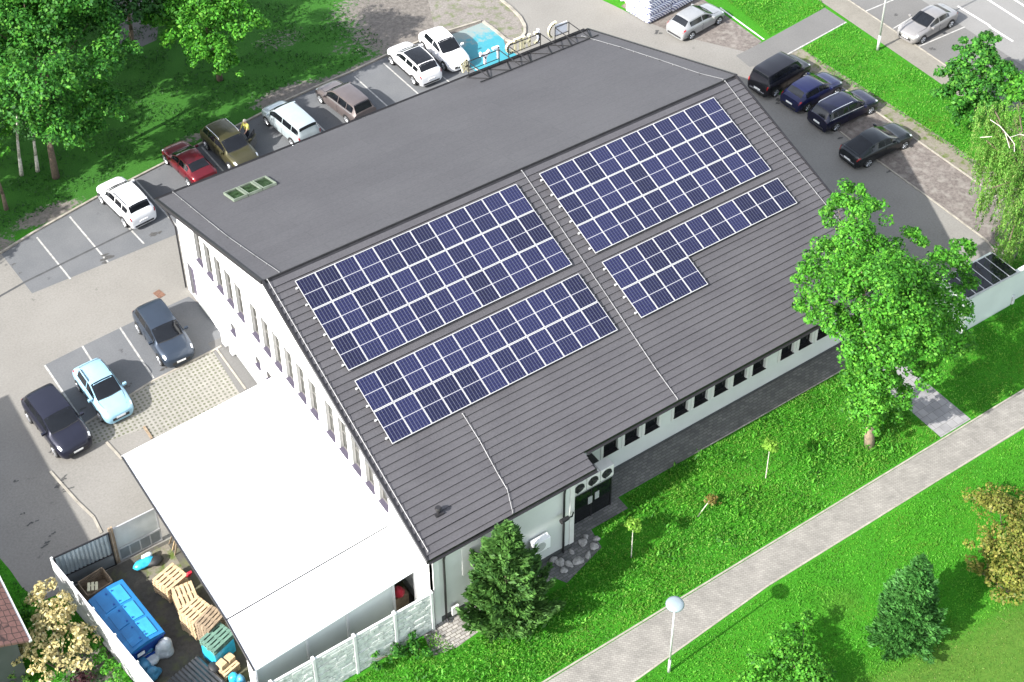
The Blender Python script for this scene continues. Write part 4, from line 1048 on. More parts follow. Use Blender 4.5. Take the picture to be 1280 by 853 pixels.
# ------------------------------------------------------------------ cars
def lerp(a, b, t): return a+(b-a)*t
def make_car(label, loc, heading, kind='hatch', L=4.3, Wd=1.78, Hc=1.48, col=(.3, .3, .3), metal=.3, rails=None, roofcol=None, glassroof=False,
             opendoor=False, trim=None, cat='car', group='cars parked around the hall', name='parked_car', rimc='rim', lower=None, nogrp=False):
    t = thing(name, label, cat, (loc[0], loc[1], .004), heading*D2R, group)
    pm = paint('paint %.2f %.2f %.2f %s' % (*col, kind), col, metal)
    w = Wd/2
    K = dict(hatch=dict(h=.94, wb=.95, rf=.12, rr=-1.40, rb=-1.88, zt=1.00, dk=0), suv=dict(h=1.08, wb=1.02, rf=.30, rr=-1.62, rb=-2.02, zt=1.10, dk=0),
             estate=dict(h=.96, wb=1.02, rf=.28, rr=-1.72, rb=-2.12, zt=1.02, dk=0), van=dict(h=1.08, wb=1.25, rf=.62, rr=-1.85, rb=-2.05, zt=1.10, dk=0),
             sedan=dict(h=.94, wb=.92, rf=.15, rr=-.95, rb=-1.62, zt=1.03, dk=1), lift=dict(h=.93, wb=.95, rf=.15, rr=-.85, rb=-1.95, zt=1.0, dk=1))[kind]
    sc_ = L/4.3; X = lambda v: v*sc_
    f0 = L/2; h = K['h']; H = Hc
    wr = w*(.70 if kind not in ('van', 'suv') else .76)
    S = []  # x, w, zsh, wre, zre, ztop
    def st(x, wf, zsh, wre, zre, zt): S.append((x, w*wf, zsh, wre, zre, zt))
    st(f0, .66, .56, w*.52, .62, .64); st(f0-.05, .80, .60, w*.62, .69, .71); st(f0-.16, .90, h-.26, w*.70, h-.19, h-.16)
    st(f0-.40, .965, h-.16, w*.74, h-.08, h-.05); st(f0-.75, .99, h-.08, w*.76, h-.02, h+.01)
    st(X(K['wb'])+.04, 1, h-.03, w*.78, h+.03, h+.05); st(X(K['wb'])-.05, 1, h-.02, w*.80, h+.06, h+.09)
    st(X(K['rf'])+.10, 1, h, wr+.03, H-.12, H-.06); st(X(K['rf'])-.12, 1, h+.01, wr, H-.06, H-.01)
    m_ = (X(K['rf'])+X(K['rr']))/2
    st(m_, 1, h+.02, wr, H-.045, H+.01); st(X(K['rr'])+.12, .99, h+.03, wr-.02, H-.08, H-.02); st(X(K['rr'])-.06, .985, h+.035, wr-.04, H-.14, H-.08)
    if K['dk']:
        st(X(K['rb']), .97, h+.02, w*.74, h+.07, h+.10); st(-L/2+.22, .94, h-.0, w*.72, h+.045, h+.06); st(-L/2+.08, .88, h-.10, w*.68, h-.03, h-.0); st(-L/2+.02, .82, .66, w*.6, .74, .76); st(-L/2, .74, .5, w*.55, .56, .58)
    else:
        st(X(K['rb']), .955, K['zt']-.06, w*.74, K['zt'], K['zt']+.03); st(-L/2+.07, .93, K['zt']-.14, w*.72, K['zt']-.06, K['zt']-.04)
        st(-L/2+.03, .90, .72, w*.68, .78, .79); st(-L/2, .80, .5, w*.6, .56, .57)
    S.sort(key=lambda q: q[0])
    zb = .20 if kind not in ('suv', 'van') else .25
    def sect(q):
        x, ww, zsh, wre, zre, zt = q; zm = lerp(zb, zsh, .62)
        return [(x, 0, zb), (x, ww*.86, zb), (x, ww*.965, zb+.10), (x, ww, zm), (x, ww*.975, lerp(zm, zsh, .75)), (x, ww*.925, zsh), (x, wre, zre), (x, wre*.72, lerp(zre, zt, .72)), (x, 0, zt)]
    D = []
    for a, b in zip(S, S[1:]):
        nn = max(1, int(round((b[0]-a[0])/.22)))
        for i in range(nn): D.append(tuple(lerp(a[k], b[k], i/nn) for k in range(6)))
    D.append(S[-1]); XS = [d[0] for d in D]; SE = [sect(d) for d in D]
    def pt(x, s, side):
        i = min(max(np.searchsorted(XS, x)-1, 0), len(XS)-2); u = (x-XS[i])/max(XS[i+1]-XS[i], 1e-6); u = min(max(u, 0), 1)
        k = min(int(s), 7); v = s-k
        a = Vector(SE[i][k]).lerp(Vector(SE[i][k+1]), v); b = Vector(SE[i+1][k]).lerp(Vector(SE[i+1][k+1]), v); p = a.lerp(b, u)
        return Vector((p.x, p.y*side, p.z))
    mb = MB(); nS = 9; ring = []
    for sec in SE:
        ring.append([p for p in sec]+[(p[0], -p[1], p[2]) for p in sec[1:-1]][::-1])
    m = len(ring[0]); P = [p for r_ in ring for p in r_]; F = []
    for i in range(len(ring)-1):
        for j in range(m): F.append((i*m+j, (i+1)*m+j, (i+1)*m+(j+1) % m, i*m+(j+1) % m))
    F += [list(range(m)), list(range((len(ring)-1)*m, len(ring)*m))[::-1]]
    mb.add(P, F); body = mb.build('body', pm, t, angle=38)
    def patch(nm, x0, x1, s0, s1, mat, off=.010, side=0, nx=6, ns=4, parent=t, inset=0.0, shape=None):
        q = MB(); P = []; F = []
        if side == 0:
            ts = [-1+2*j/(2*ns) for j in range(2*ns+1)]; f_ = lambda x, tt: pt(x, s1-abs(tt)*(s1-s0), 1 if tt >= 0 else -1)
        else:
            ts = [j/ns for j in range(ns+1)]; f_ = lambda x, tt: pt(x, s0+(s1-s0)*tt, side)
        cols = len(ts)
        for i in range(nx+1):
            for tt in ts:
                x = x0+(x1-x0)*i/nx
                if shape: x = shape(x, i/nx, tt)
                p = f_(x, tt); e = .02
                dx = f_(x+e, tt)-f_(x-e, tt); t2 = min(tt+.03, ts[-1]); t1 = max(tt-.03, ts[0]); dt = f_(x, t2)-f_(x, t1)
                n = dx.cross(dt)
                n = n.normalized() if n.length > 1e-9 else Vector((0, 0, 1))
                ref = Vector((p.x*.15, p.y*1.0, p.z-.55))
                if n.dot(ref) < 0: n = -n
                P.append(p+n*off)
        for i in range(nx):
            for j in range(cols-1): F.append((i*cols+j, (i+1)*cols+j, (i+1)*cols+j+1, i*cols+j+1))
        q.add(P, F); return q.build(nm, mat, parent, smooth=True)
    xwb, xrf, xrr, xrb = X(K['wb']), X(K['rf']), X(K['rr']), X(K['rb'])
    patch('windshield', xrf-.0, xwb-.04, 6.12, 8, M['carglass'], shape=lambda x, u, tt: x+.07*(1-tt*tt)*(u))
    patch('rear_window', (xrb+.10) if not K['dk'] else xrb+.12, xrr-.03, 6.15, 8, M['carglass'])
    if kind in ('van', 'suv', 'estate', 'hatch'): pass
    xs_f, xs_b = xwb-.26, xrr-.02 if kind != 'hatch' else xrr+.02
    if K['dk']: xs_b = xrr-.22
    mid = lerp(xs_f, xs_b, .46)
    for sd in (-1, 1):
        patch('side_window', mid+.035, xs_f, 5.14, 5.84, M['carglass'], side=sd); patch('side_window', lerp(mid, xs_b, .60)+.02 if kind in ('estate', 'suv', 'van') else xs_b, mid-.035, 5.14, 5.84, M['carglass'], side=sd)
        if kind in ('estate', 'suv', 'van'): patch('side_window', xs_b-.06, lerp(mid, xs_b, .60)-.04, 5.16, 5.82, M['carglass'], side=sd)
        patch('headlight', f0-.40, f0-.18, 4.8, 5.7, M['clearlamp'], side=sd, nx=4, ns=3, off=.012)
        if K['dk']: patch('tail_light', -L/2+.05, -L/2+.26, 4.3, 5.2, M['redlamp'], side=sd, nx=3, ns=3, off=.012)
        else: patch('tail_light', -L/2+.05, xrb+.02, 4.5, 5.35, M['redlamp'], side=sd, nx=3, ns=3, off=.012)
        if trim: patch('trim_strip', xs_b-.1, xs_f+.1, 4.92, 5.06, M[trim], side=sd, nx=8, ns=1, off=.012)
        mr = MB(); mr.box((xwb-.28, sd*(w+.10), h+.06), (.13, .20, .14)); mr.box((xwb-.28, sd*(w-.02), h+.02), (.05, .12, .04)); mr.build('mirror', pm, t, bevel=.02)
        for dx in (0, -.85): MB().box((mid-.1+dx*.9+.0, sd*(w*.985+.006), h-.14), (.17, .02, .03)).build('door_handle', pm, t)
        MB().box((mid, sd*(w*.99), .62), (.012, .022, .5)).build('door_seam', M['plastic'], t)
        if lower: patch('sill_cladding', -L/2+.1, f0-.15, 1.4, 2.5, M[lower], side=sd, nx=14, ns=2, off=.012)
    if roofcol: patch('roof_panel', xrr+.02, xrf-.08, 6.0, 8, roofcol, off=.012, nx=8, ns=4)
    if glassroof: patch('roof_glass', xrr-.02, xrf-.08, 6.25, 8, M['carglass'], off=.014, nx=8)
    if rails:
        for sd in (-1, 1):
            a = pt(xrf-.25, 6.05, sd); b = pt((xrf+xrr)/2, 6.05, sd); c = pt(xrr+.15, 6.05, sd)
            MB().tube([a, a+Vector((-.08, 0, .06)), b+Vector((0, 0, .06)), c+Vector((.08, 0, .06)), c], .022, 6).build('roof_rail', M[rails], t)
    for sd in (-1, 1): MB().tube([pt(f0-.30, 6.6, sd)+Vector((0, 0, .006)), pt(f0-.75, 6.15, sd)+Vector((0, 0, .006)), pt(xwb+.02, 6.02, sd)+Vector((0, 0, .008))], .009, 4).build('bonnet_seam', M['plastic'], t)
    MB().tube([pt(xwb-.01, 6.1, 1)+Vector((0, 0, .01)), pt(xwb+.05, 7.9, 1)+Vector((0, 0, .012)), pt(xwb+.05, 7.9, -1)+Vector((0, 0, .012)), pt(xwb-.01, 6.1, -1)+Vector((0, 0, .01))], .022, 5).build('wiper_trough', M['plastic'], t)
    # ends
    MB().box((f0-.005, 0, .44), (.05, w*1.05, .16)).build('grille', M['plastic'], t); MB().box((f0+.022, 0, .50), (.012, .50, .11)).build('number_plate', M['plate'], t)
    zp = .80 if not K['dk'] else .72
    MB().box((-L/2-.012 + (.0 if K['dk'] else .01), 0, zp-.2), (.03, .52, .11)).build('number_plate', M['plate'], t)
    MB().box((-L/2-.0, 0, .36), (.06, w*1.35, .12)).build('bumper', M['plastic'], t, bevel=.02)
    if K['dk'] or kind in ('van',): MB().box((-L/2+.0, 0, .50 if not K['dk'] else .47), (.065, w*1.3, .035)).build('bumper_strip', M['chrome'], t)
    # interior seen through nothing, wheels
    wbx = .315*L; r_ = .325 if kind not in ('suv',) else .36
    for sx in (-1, 1):
        for sd in (-1, 1):
            xc = sx*wbx+(.03 if sx > 0 else .02)
            wy = w*1.0
            aw = MB(); P = []
            for yy in (wy-.28, wy+.004):
                for k in range(17):
                    a = math.pi*k/16; P.append((xc+math.cos(a)*(r_+.055), sd*yy, r_+math.sin(a)*(r_+.055)))
                
            n_ = 17; F = [(i, i+1, n_+i+1, n_+i) for i in range(16)]+[list(range(17, 34))]
            aw.add(P, F); aw.build('wheel_arch', M['plastic'], t)
            wh = MB(); wh.cyl((xc, sd*(wy-.22), r_), (xc, sd*(wy+.008), r_), r_, r_*.97, 22); who = wh.build('wheel', M['tyre'], t, angle=40)
            rm = MB(); rm.cyl((xc, sd*(wy-.0), r_), (xc, sd*(wy+.014), r_), r_*.24, r_*.22, 12)
            for k in range(5):
                a = k*2*math.pi/5; rm.cyl((xc, sd*(wy+.006), r_), (xc+math.cos(a)*r_*.62, sd*(wy+.012), r_+math.sin(a)*r_*.62), r_*.09, r_*.13, 5)
            P = []; 
            for rr_, yy in ((r_*.60, wy+.010), (r_*.70, wy+.014)):
                for k in range(20): a = k*math.pi/10; P.append((xc+math.cos(a)*rr_, sd*yy, r_+math.sin(a)*rr_))
            rm.add(P, [(k, (k+1) % 20, 20+(k+1) % 20, 20+k) for k in range(20)])
            rm.build('rim', M[rimc], who)
    if opendoor:   # front left door standing open
        d = MB(); Mx = Matrix.Translation((xwb-.25, w*.97, 0)) @ Matrix.Rotation(-55*D2R, 4, 'Z')
        d.box((-.5, 0, .62), (1.0, .09, .75), 0, 0, Mx); dd = d.build('door', pm, t, bevel=.02)
        g_ = MB(); g_.box((-.5, -.03, 1.2), (.9, .03, .38), 0, 0, Mx); g_.build('door_window', M['carglass'], dd)
        d2 = MB(); d2.box((-.5, .052, .62), (.9, .02, .6), 0, 0, Mx); d2.build('door_lining', M['interior'], dd)
    return t
CC = [
 ('white crossover parked nearest the left corner, black roof rails and round tail lamps', (.08, 20.2), 96.5, dict(kind='suv', L=4.34, Wd=1.82, Hc=1.66, col=(.72,.72,.73), metal=0, rails='darkmetal', lower='plastic')),
 ('dark red sedan between the white crossover and the olive car', (4.72, 21.42), 95, dict(kind='sedan', L=4.35, Wd=1.74, Hc=1.42, col=(.10,.004,.010), metal=.3)),
 ('olive gold car with its front door open beside a person in yellow', (7.45, 21.35), -85, dict(kind='suv', L=4.5, Wd=1.84, Hc=1.64, col=(.065,.060,.030), metal=.5, rails='chrome', opendoor=True)),
 ('silver grey estate with boxy rear, parked between olive and brown cars', (11.66, 21.4), 96.2, dict(kind='van', L=4.5, Wd=1.8, Hc=1.68, col=(.36,.41,.43), metal=.35)),
 ('brown metallic crossover with bright window trim', (15.62, 21.55), 96.8, dict(kind='estate', L=4.55, Wd=1.82, Hc=1.62, col=(.14,.118,.115), metal=.5, trim='chrome')),
 ('white crossover with black glass roof and pale roof rails', (21.42, 22.6), 91, dict(kind='suv', L=4.4, Wd=1.83, Hc=1.60, col=(.74,.74,.75), metal=0, rails='alu', glassroof=True, lower='plastic')),
 ('small white hatchback beside the blue painted bay', (23.98, 22.85), -91.5, dict(kind='hatch', L=4.3, Wd=1.78, Hc=1.5, col=(.75,.75,.76), metal=0)),
 ('blue grey crossover parked nearest the gable wall', (-2.55, 8.8), -90, dict(kind='suv', L=4.45, Wd=1.86, Hc=1.64, col=(.035,.048,.070), metal=.55)),
 ('pale blue hatchback in the middle of the front bays', (-6.8, 6.82), -87, dict(kind='hatch', L=4.1, Wd=1.72, Hc=1.55, col=(.25,.43,.54), metal=.2, rails='darkmetal')),
 ('dark blue crossover parked outside the bays nearest the image edge', (-9.55, 6.1), -84.6, dict(kind='suv', L=4.55, Wd=1.9, Hc=1.64, col=(.014,.015,.028), metal=.4, rimc='chrome')),
 ('black van at the head of the row behind the hall', (40.5, 7.9), 7, dict(kind='van', L=4.5, Wd=1.85, Hc=1.85, col=(.008,.008,.012), metal=.3)),
 ('navy blue hatchback between the black van and the navy estate', (41.1, 5.48), 4.3, dict(kind='hatch', L=4.3, Wd=1.8, Hc=1.46, col=(.010,.013,.055), metal=.35)),
 ('navy estate with silver roof rails', (41.42, 2.88), .6, dict(kind='estate', L=4.75, Wd=1.82, Hc=1.52, col=(.007,.008,.028), metal=.35, rails='chrome', trim='alu')),
 ('black long fastback, last in the row on the dirt', (40.6, -.86), .3, dict(kind='lift', L=4.9, Wd=1.86, Hc=1.45, col=(.010,.013,.016), metal=.35)),
 ('silver hatchback parked between the wrapped bales and the grass', (40.05, 16.0), 7.5, dict(kind='hatch', L=4.3, Wd=1.8, Hc=1.48, col=(.27,.275,.28), metal=.3)),
 ('silver beige sedan parked across the street lines', (52.85, 6.75), -175, dict(kind='sedan', L=4.7, Wd=1.8, Hc=1.44, col=(.24,.23,.225), metal=.4)),
]
for lab, loc, hd, kw in CC: make_car(lab, loc, hd, **kw)

# ------------------------------------------------------------------ person by the olive car
def person(label, loc, rz):
    J = {'pel': (0, 0, .95), 'bel': (0, .02, 1.12), 'che': (.02, .03, 1.32), 'nk': (.04, .04, 1.50), 'hd': (.07, .06, 1.62), 'hd2': (.08, .06, 1.72),
         'sl': (0, .19, 1.43), 'el': (.22, .30, 1.25), 'wl': (.42, .34, 1.16), 'hl': (.50, .35, 1.14), 'sr': (0, -.16, 1.43), 'er': (.06, -.30, 1.18), 'wr': (.22, -.30, 1.0), 'hr': (.29, -.29, .97),
         'hpl': (0, .1, .9), 'knl': (.07, .12, .5), 'anl': (.0, .13, .09), 'tol': (.14, .15, .04), 'hpr': (0, -.1, .9), 'knr': (.02, -.12, .5), 'anr': (-.08, -.13, .09), 'tor': (.08, -.15, .04)}
    Rd = {'pel': .155, 'bel': .14, 'che': .17, 'nk': .06, 'hd': .10, 'hd2': .085, 'sl': .075, 'el': .05, 'wl': .033, 'hl': .038, 'sr': .075, 'er': .05, 'wr': .033, 'hr': .038,
          'hpl': .10, 'knl': .065, 'anl': .042, 'tol': .045, 'hpr': .10, 'knr': .065, 'anr': .042, 'tor': .045}
    E = [('pel', 'bel'), ('bel', 'che'), ('che', 'nk'), ('nk', 'hd'), ('hd', 'hd2'), ('che', 'sl'), ('sl', 'el'), ('el', 'wl'), ('wl', 'hl'), ('che', 'sr'), ('sr', 'er'), ('er', 'wr'), ('wr', 'hr'),
         ('pel', 'hpl'), ('hpl', 'knl'), ('knl', 'anl'), ('anl', 'tol'), ('pel', 'hpr'), ('hpr', 'knr'), ('knr', 'anr'), ('anr', 'tor')]
    for s_, dy in (('l', 1), ('r', -1)):        # fingers and thumb
        hx, hy, hz = J['h'+s_]
        for q, (a, b, ln) in enumerate(((.03, .0, .075), (.01, .0, .085), (-.01, .0, .08), (-.03, .0, .06))):
            J['f%s%d' % (s_, q)] = (hx+ln, hy+a, hz-.02); Rd['f%s%d' % (s_, q)] = .009; E.append(('h'+s_, 'f%s%d' % (s_, q)))
        J['t'+s_] = (hx+.03, hy-dy*.055, hz+.01); Rd['t'+s_] = .010; E.append(('h'+s_, 't'+s_))
    keys = list(J); me = bpy.data.meshes.new('person'); me.from_pydata([J[k] for k in keys], [(keys.index(a), keys.index(b)) for a, b in E], [])
    tmp = bpy.data.objects.new('person_tmp', me); COL.objects.link(tmp)
    sk = tmp.modifiers.new('s', 'SKIN'); 
    for i, k in enumerate(keys):
        v = me.skin_vertices[0].data[i]; v.radius = (Rd[k], Rd[k]); v.use_root = (k == 'pel')
    tmp.modifiers.new('u', 'SUBSURF').levels = 2; tmp.modifiers['u'].render_levels = 2
    dg = bpy.context.evaluated_depsgraph_get(); ev = tmp.evaluated_get(dg); m2 = bpy.data.meshes.new_from_object(ev)
    bpy.data.objects.remove(tmp)
    m2.materials.clear()
    for k in ('yellow', 'denim', 'skin', 'plastic'): m2.materials.append(M[k])
    for p in m2.polygons:
        c = p.center; mi = 0
        if c.z < .98: mi = 1
        if c.z < .10: mi = 3
        if c.z > 1.50 or (abs(c.x) > .16 and .9 < c.z < 1.3 and (c.x > .2)): mi = 2
        p.material_index = mi; p.use_smooth = True
    o = bpy.data.objects.new('person', m2); COL.objects.link(o); o.location = (loc[0], loc[1], .012); o.rotation_euler = (0, .08, rz); tag(o, label, 'person')
    hr = MB().blob((.065, .06, 1.74), (.115, .105, .085), 3, n=3, jit=.05); hr.build('hair', plain('pale hair', (.50,.46,.38), .8), o, smooth=True)
    nz = MB(); nz.blob((.185, .06, 1.64), (.02, .014, .02), 4, n=1); nz.build('nose', M['skin'], o)
    ey = MB(); ey.blob((.17, .095, 1.67), (.012, .012, .01), 4, n=1); ey.build('eye', M['black'], o)
    ey = MB(); ey.blob((.17, .025, 1.67), (.012, .012, .01), 4, n=1); ey.build('eye', M['black'], o)
person('person in a bright yellow top standing at the open door of the olive car', (9.0, 22.0), math.radians(200))

# ------------------------------------------------------------------ lamps, bales, shelter, house
lx, ly = at(836, 840)
t = thing('street_lamp', 'slim lamp post with frosted round head beside the paved footpath', 'street lamp', (lx, ly, 0))
m = MB(); m.cyl((0, 0, 0), (0, 0, .9), .07, .06, 12); m.cyl((0, 0, .9), (0, 0, 4.62), .048, .035, 12); m.build('pole', M['lamppost'], t, smooth=True)
MB().cyl((0, 0, 4.55), (0, 0, 4.72), .07, .11, 12).build('collar', M['darkmetal'], t)
m = MB(); P = []; n = 20
prof = [(.10, 4.72), (.28, 4.75), (.38, 4.81), (.40, 4.87), (.36, 4.94), (.23, 4.99), (.0, 5.01)]
for r_, z in prof[:-1]:
    for i in range(n): a = 2*math.pi*i/n; P.append((r_*math.cos(a), r_*math.sin(a), z))
P.append((0, 0, prof[-1][1])); F = []
for k in range(len(prof)-2):
    for i in range(n): F.append((k*n+i, k*n+(i+1) % n, (k+1)*n+(i+1) % n, (k+1)*n+i))
k = len(prof)-2
for i in range(n): F.append((k*n+i, k*n+(i+1) % n, len(P)-1))
m.add(P, F); m.build('lamp_head', M['lampglass'], t, smooth=True)
lx, ly = at(1097, 63)
t = thing('street_lamp', 'tall pale lamp post in the grass strip by the street pavement', 'street lamp', (lx, ly, 0))
m = MB(); m.cyl((0, 0, 0), (0, 0, 1.2), .10, .09, 12); m.cyl((0, 0, 1.2), (0, 0, 7.6), .075, .05, 12); m.build('pole', M['lamppost'], t, smooth=True)
m = MB(); m.cyl((0, 0, 7.6), (1.0, -.2, 7.9), .04, .035, 8); m.build('arm', M['lamppost'], t); MB().box((1.3, -.26, 7.92), (.7, .25, .12)).build('lamp_head', M['darkmetal'], t, bevel=.03)

bx, by_ = at(833, 10)
t = thing('wrapped_bale_stack', 'tall stack in blue and white netting at the end of the dirt lot', 'wrapped bales', (39.6, 19.4, 0), .12)
m = MB()
for i in range(5):
    for j in range(2): m.box((-1.15+j*2.35+random.uniform(-.06, .06), random.uniform(-.05, .05), .34+i*.56), (2.3, 2.3, .56), random.uniform(-.03, .03))
m.build('bales', M['wrap'], t, bevel=.14)
o = MB().box((0, 0, .22), (.55, .4, .44)).build('concrete_block', M['creamwhite'], bevel=.02); o.location = (*at(812, 25), 0); tag(o, 'small white block at the foot of the netted stack', 'block')
o = MB().box((0, 0, 1.3), (.08, 2.4, 2.6)).box((.045, .9, .9), (.02, .5, .7)).build('hoarding', M['cream'], bevel=.01); o.location = (*at(786, 8), 0); o.rotation_euler[2] = -.25; tag(o, 'cream board standing left of the netted stack', 'board')
o = MB().blob((0, 0, .2), (.5, .35, .3), 31).build('sheet_bundle', M['wrap'], smooth=True); o.location = (*at(783, 0), 0); tag(o, 'crumpled netting heap near the top edge beside the cream board', 'netting')

t = thing('container_shelter', 'pale green container with a slanted panel roof right of the tall tree', 'shelter', (33.2, -14.9, 0))
m = MB(); m.mm((0, 0, 0), (3.9, 2.0, 2.45)); m.build('wall', M['shadepanel'], t)
Mx = Matrix.Translation((1.95, .85, 2.62)) @ Matrix.Rotation(-.03, 4, 'Z')
for i in range(6): MB().box((-1.62+i*.62, .05, .02), (.54, 1.75, .04), 0, 0, Mx).build('roof_panel', M['carglass'], t)
m = MB(); 
for i in range(7): m.box((-1.93+i*.62, .05, .0), (.05, 1.85, .07), 0, 0, Mx)
m.box((0, -.9, -.02), (3.95, .06, .06), 0, 0, Mx); m.build('roof_bars', M['alu'], t)
MB().tube([(.0, -.06, .1), (.0, -.06, 2.4)], .04, 6).build('downpipe', M['whiteframe'], t)
t = thing('boundary_wall', 'pale green wall running right from the container to the image edge', 'wall', (37.1, -14.75, 0))
MB().mm((0, 0, 0), (16, .15, 2.2)).build('wall', M['shadepanel'], t); MB().mm((0, -.05, 2.2), (16, .2, 2.26)).build('coping', M['post'], t)
for i in range(3): MB().mm((.1+i*4.0, -.18, 0), (.28+i*4.0, -.001, .55)).build('wall_foot', M['post'], t)
o = MB().blob((0, 0, .25), (.8, .6, .4), 9, n=3, jit=.3).build('dirt_heap', M['dirt'], smooth=True); o.location = (*at(1256, 322), 0); tag(o, 'heap of brown soil at the corner of the dirt lot', 'soil heap')

t = thing('brick_house', 'small house with red shingled roof at the lower left edge', 'house', (-18.2, -5.6, 0))
m = MB(); m.mm((-2.4, -1.2, 0), (2.3, 1.6, 3.0)); m.build('wall', M['plinthdark'], t)
m = MB(); m.add([(2.75, -1.65, 3.15), (2.75, 2.4, 3.15), (0, 2.4, 4.5), (0, -1.65, 4.5), (-2.75, -1.65, 3.15), (-2.75, 2.4, 3.15),
                 (2.75, -1.65, 3.02), (2.75, 2.4, 3.02), (0, 2.4, 4.37), (0, -1.65, 4.37), (-2.75, -1.65, 3.02), (-2.75, 2.4, 3.02)],
                [(0, 1, 2, 3), (3, 2, 5, 4), (6, 9, 8, 7), (9, 10, 11, 8), (0, 6, 7, 1), (4, 5, 11, 10), (0, 3, 9, 6), (3, 4, 10, 9), (1, 7, 8, 2), (2, 8, 11, 5)]); m.build('roof', M['shingle'], t)
MB().mm((2.72, -1.7, 3.04), (2.85, 2.4, 3.12)).build('gutter', M['lamppost'], t)
t = thing('neighbour_building', 'plain tall building beyond the left edge that shades the yard', 'building', (-27, 3.0, 0))
MB().mm((-5, -6.3, 0), (5, 6.2, 7.6)).build('wall', M['plinth'], t); MB().mm((-5.15, -6.4, 7.6), (5.15, 6.3, 7.85)).build('roof', M['membrane'], t)
for i in range(4):
    for z in (1.0, 4.4): MB().mm((5.0, -5+i*2.8, z), (5.04, -3.8+i*2.8, z+1.5)).build('window', M['glass'], t)

# ------------------------------------------------------------------ trees, shrubs, plants
G = dict(
 bright=foliage_mat('bright tree leaves', (.018,.100,.008), (.085,.320,.024), .40, (.14,.36,.035)),
 mid=foliage_mat('deep tree leaves', (.012,.075,.010), (.050,.205,.020), .35, (.10,.28,.03)),
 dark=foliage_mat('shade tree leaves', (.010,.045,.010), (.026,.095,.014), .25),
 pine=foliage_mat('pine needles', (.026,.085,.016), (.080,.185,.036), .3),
 spruce=foliage_mat('spruce needles', (.020,.100,.016), (.075,.235,.045), .35),
 brown=foliage_mat('bronze leaves', (.07,.10,.015), (.20,.215,.035), .3, (.24,.20,.05)),
 cream=foliage_mat('cream blossom', (.30,.25,.10), (.55,.47,.22), .3, (.62,.58,.36)),
 willow=foliage_mat('willow leaves', (.06,.17,.02), (.15,.33,.05), .35, (.22,.28,.08)),
 grass=foliage_mat('grass blades', (.040,.19,.010), (.095,.33,.024), .4, (.12,.32,.03), tint=(.16,.26,.03)),
 weed=foliage_mat('weed leaves', (.034,.165,.012), (.105,.34,.030), .42, (.18,.33,.05), tint=(.17,.25,.035)),
 mown=foliage_mat('mown blades', (.05,.14,.012), (.10,.22,.025), .3, (.16,.20,.05), tint=(.16,.17,.05)),
 plum=foliage_mat('dark plum leaves', (.025,.008,.012), (.06,.02,.025), .2),
 red=foliage_mat('reddish leaves', (.10,.13,.02), (.24,.17,.05), .3))
def cl(px, py, z, r): x, y = at(px, py, z); return (x, y, z, r)
# tall bright tree
base = at(1087, 558)
big = [cl(1066, 243, 11, .95), cl(1048, 262, 10.5, 1.0), cl(1085, 268, 10.8, 1.1), cl(1072, 300, 10.5, 1.3), cl(1040, 320, 9, 1.3), cl(1100, 318, 9.6, 1.2), cl(1135, 300, 8.8, .9),
       cl(1020, 350, 9, 1.1), cl(1060, 360, 10, 1.6), cl(1105, 365, 11, 1.9), cl(1150, 355, 10, 1.5), cl(1185, 330, 8.6, 1.1), cl(1203, 312, 8, .8), cl(1130, 400, 10, 1.8), cl(1175, 380, 8.5, 1.4),
       cl(1205, 350, 7.5, .8), cl(1040, 400, 9, 1.1), cl(1015, 385, 8.6, .8), cl(1085, 420, 8.5, 1.6), cl(1185, 420, 7, 1.2), cl(1150, 440, 7, 1.4), cl(1090, 460, 6.5, 1.3), cl(1115, 490, 5.2, 1.1), cl(1085, 505, 4.0, .9),
       cl(1160, 470, 6, .9), cl(1072, 480, 5.5, .8), cl(1200, 385, 7, .7), cl(1088, 516, 3.1, .85), cl(1070, 512, 3.2, .7), cl(1106, 515, 3.0, .7), cl(1090, 536, 2.0, .5), cl(1098, 445, 8.0, 1.3), cl(1080, 470, 6.8, 1.0), cl(1100, 480, 6.4, 1.0), cl(1092, 500, 4.6, .8), cl(1065, 330, 10.2, 1.2), cl(1128, 345, 10.5, 1.4)]
tree('tall_tree', 'tall bright green tree overhanging the far right corner of the hall roof', 'tree', base, big, 1350, .072, G['bright'], M['barkpale'], .22, lumps=11)
# trees in the top left
tree('park_tree', 'large spreading tree filling the top left corner', 'tree', at(70, 222), [cl(60, 40, 9, 2.2), cl(20, 60, 8.5, 2.2), cl(110, 30, 8.5, 2.0), cl(60, 95, 9, 2.1), cl(110, 90, 8, 1.9), cl(20, 120, 8, 1.8), cl(75, 150, 6.5, 1.8), cl(125, 130, 6, 1.6), cl(110, 165, 5, 1.3), cl(30, 5, 11, 2.2), cl(85, -20, 11, 2.2), cl(145, 60, 8, 1.4), cl(-20, 30, 10, 2.4), cl(60, 0, 10.5, 2.4), cl(100, -15, 10, 2.2)],
     650, .10, G['mid'], M['bark'], .2, group=None)
tree('park_tree', 'round bright crowned tree at the top edge right of the corner tree', 'tree', at(275, 100), [cl(215, 10, 7, 1.7), cl(250, 20, 7.3, 1.9), cl(290, 15, 7, 1.7), cl(310, 30, 6.5, 1.2), cl(262, 60, 6, 1.5), cl(285, 82, 4.6, .95), cl(275, 70, 5.2, 1.1), cl(230, 45, 6.5, 1.4), cl(240, -30, 9, 2.2), cl(300, -20, 8, 1.6), cl(195, 25, 6.5, 1.1)],
     650, .10, G['bright'], M['bark'], .18)
tree('park_tree', 'dark crowned tree at the top edge between the two brighter crowns', 'tree', at(165, 60), [cl(150, 5, 8, 1.7), cl(175, 0, 8, 1.3), cl(130, 20, 7.5, 1.3), cl(160, -30, 9, 2)], 600, .10, G['dark'], M['bark'], .16)
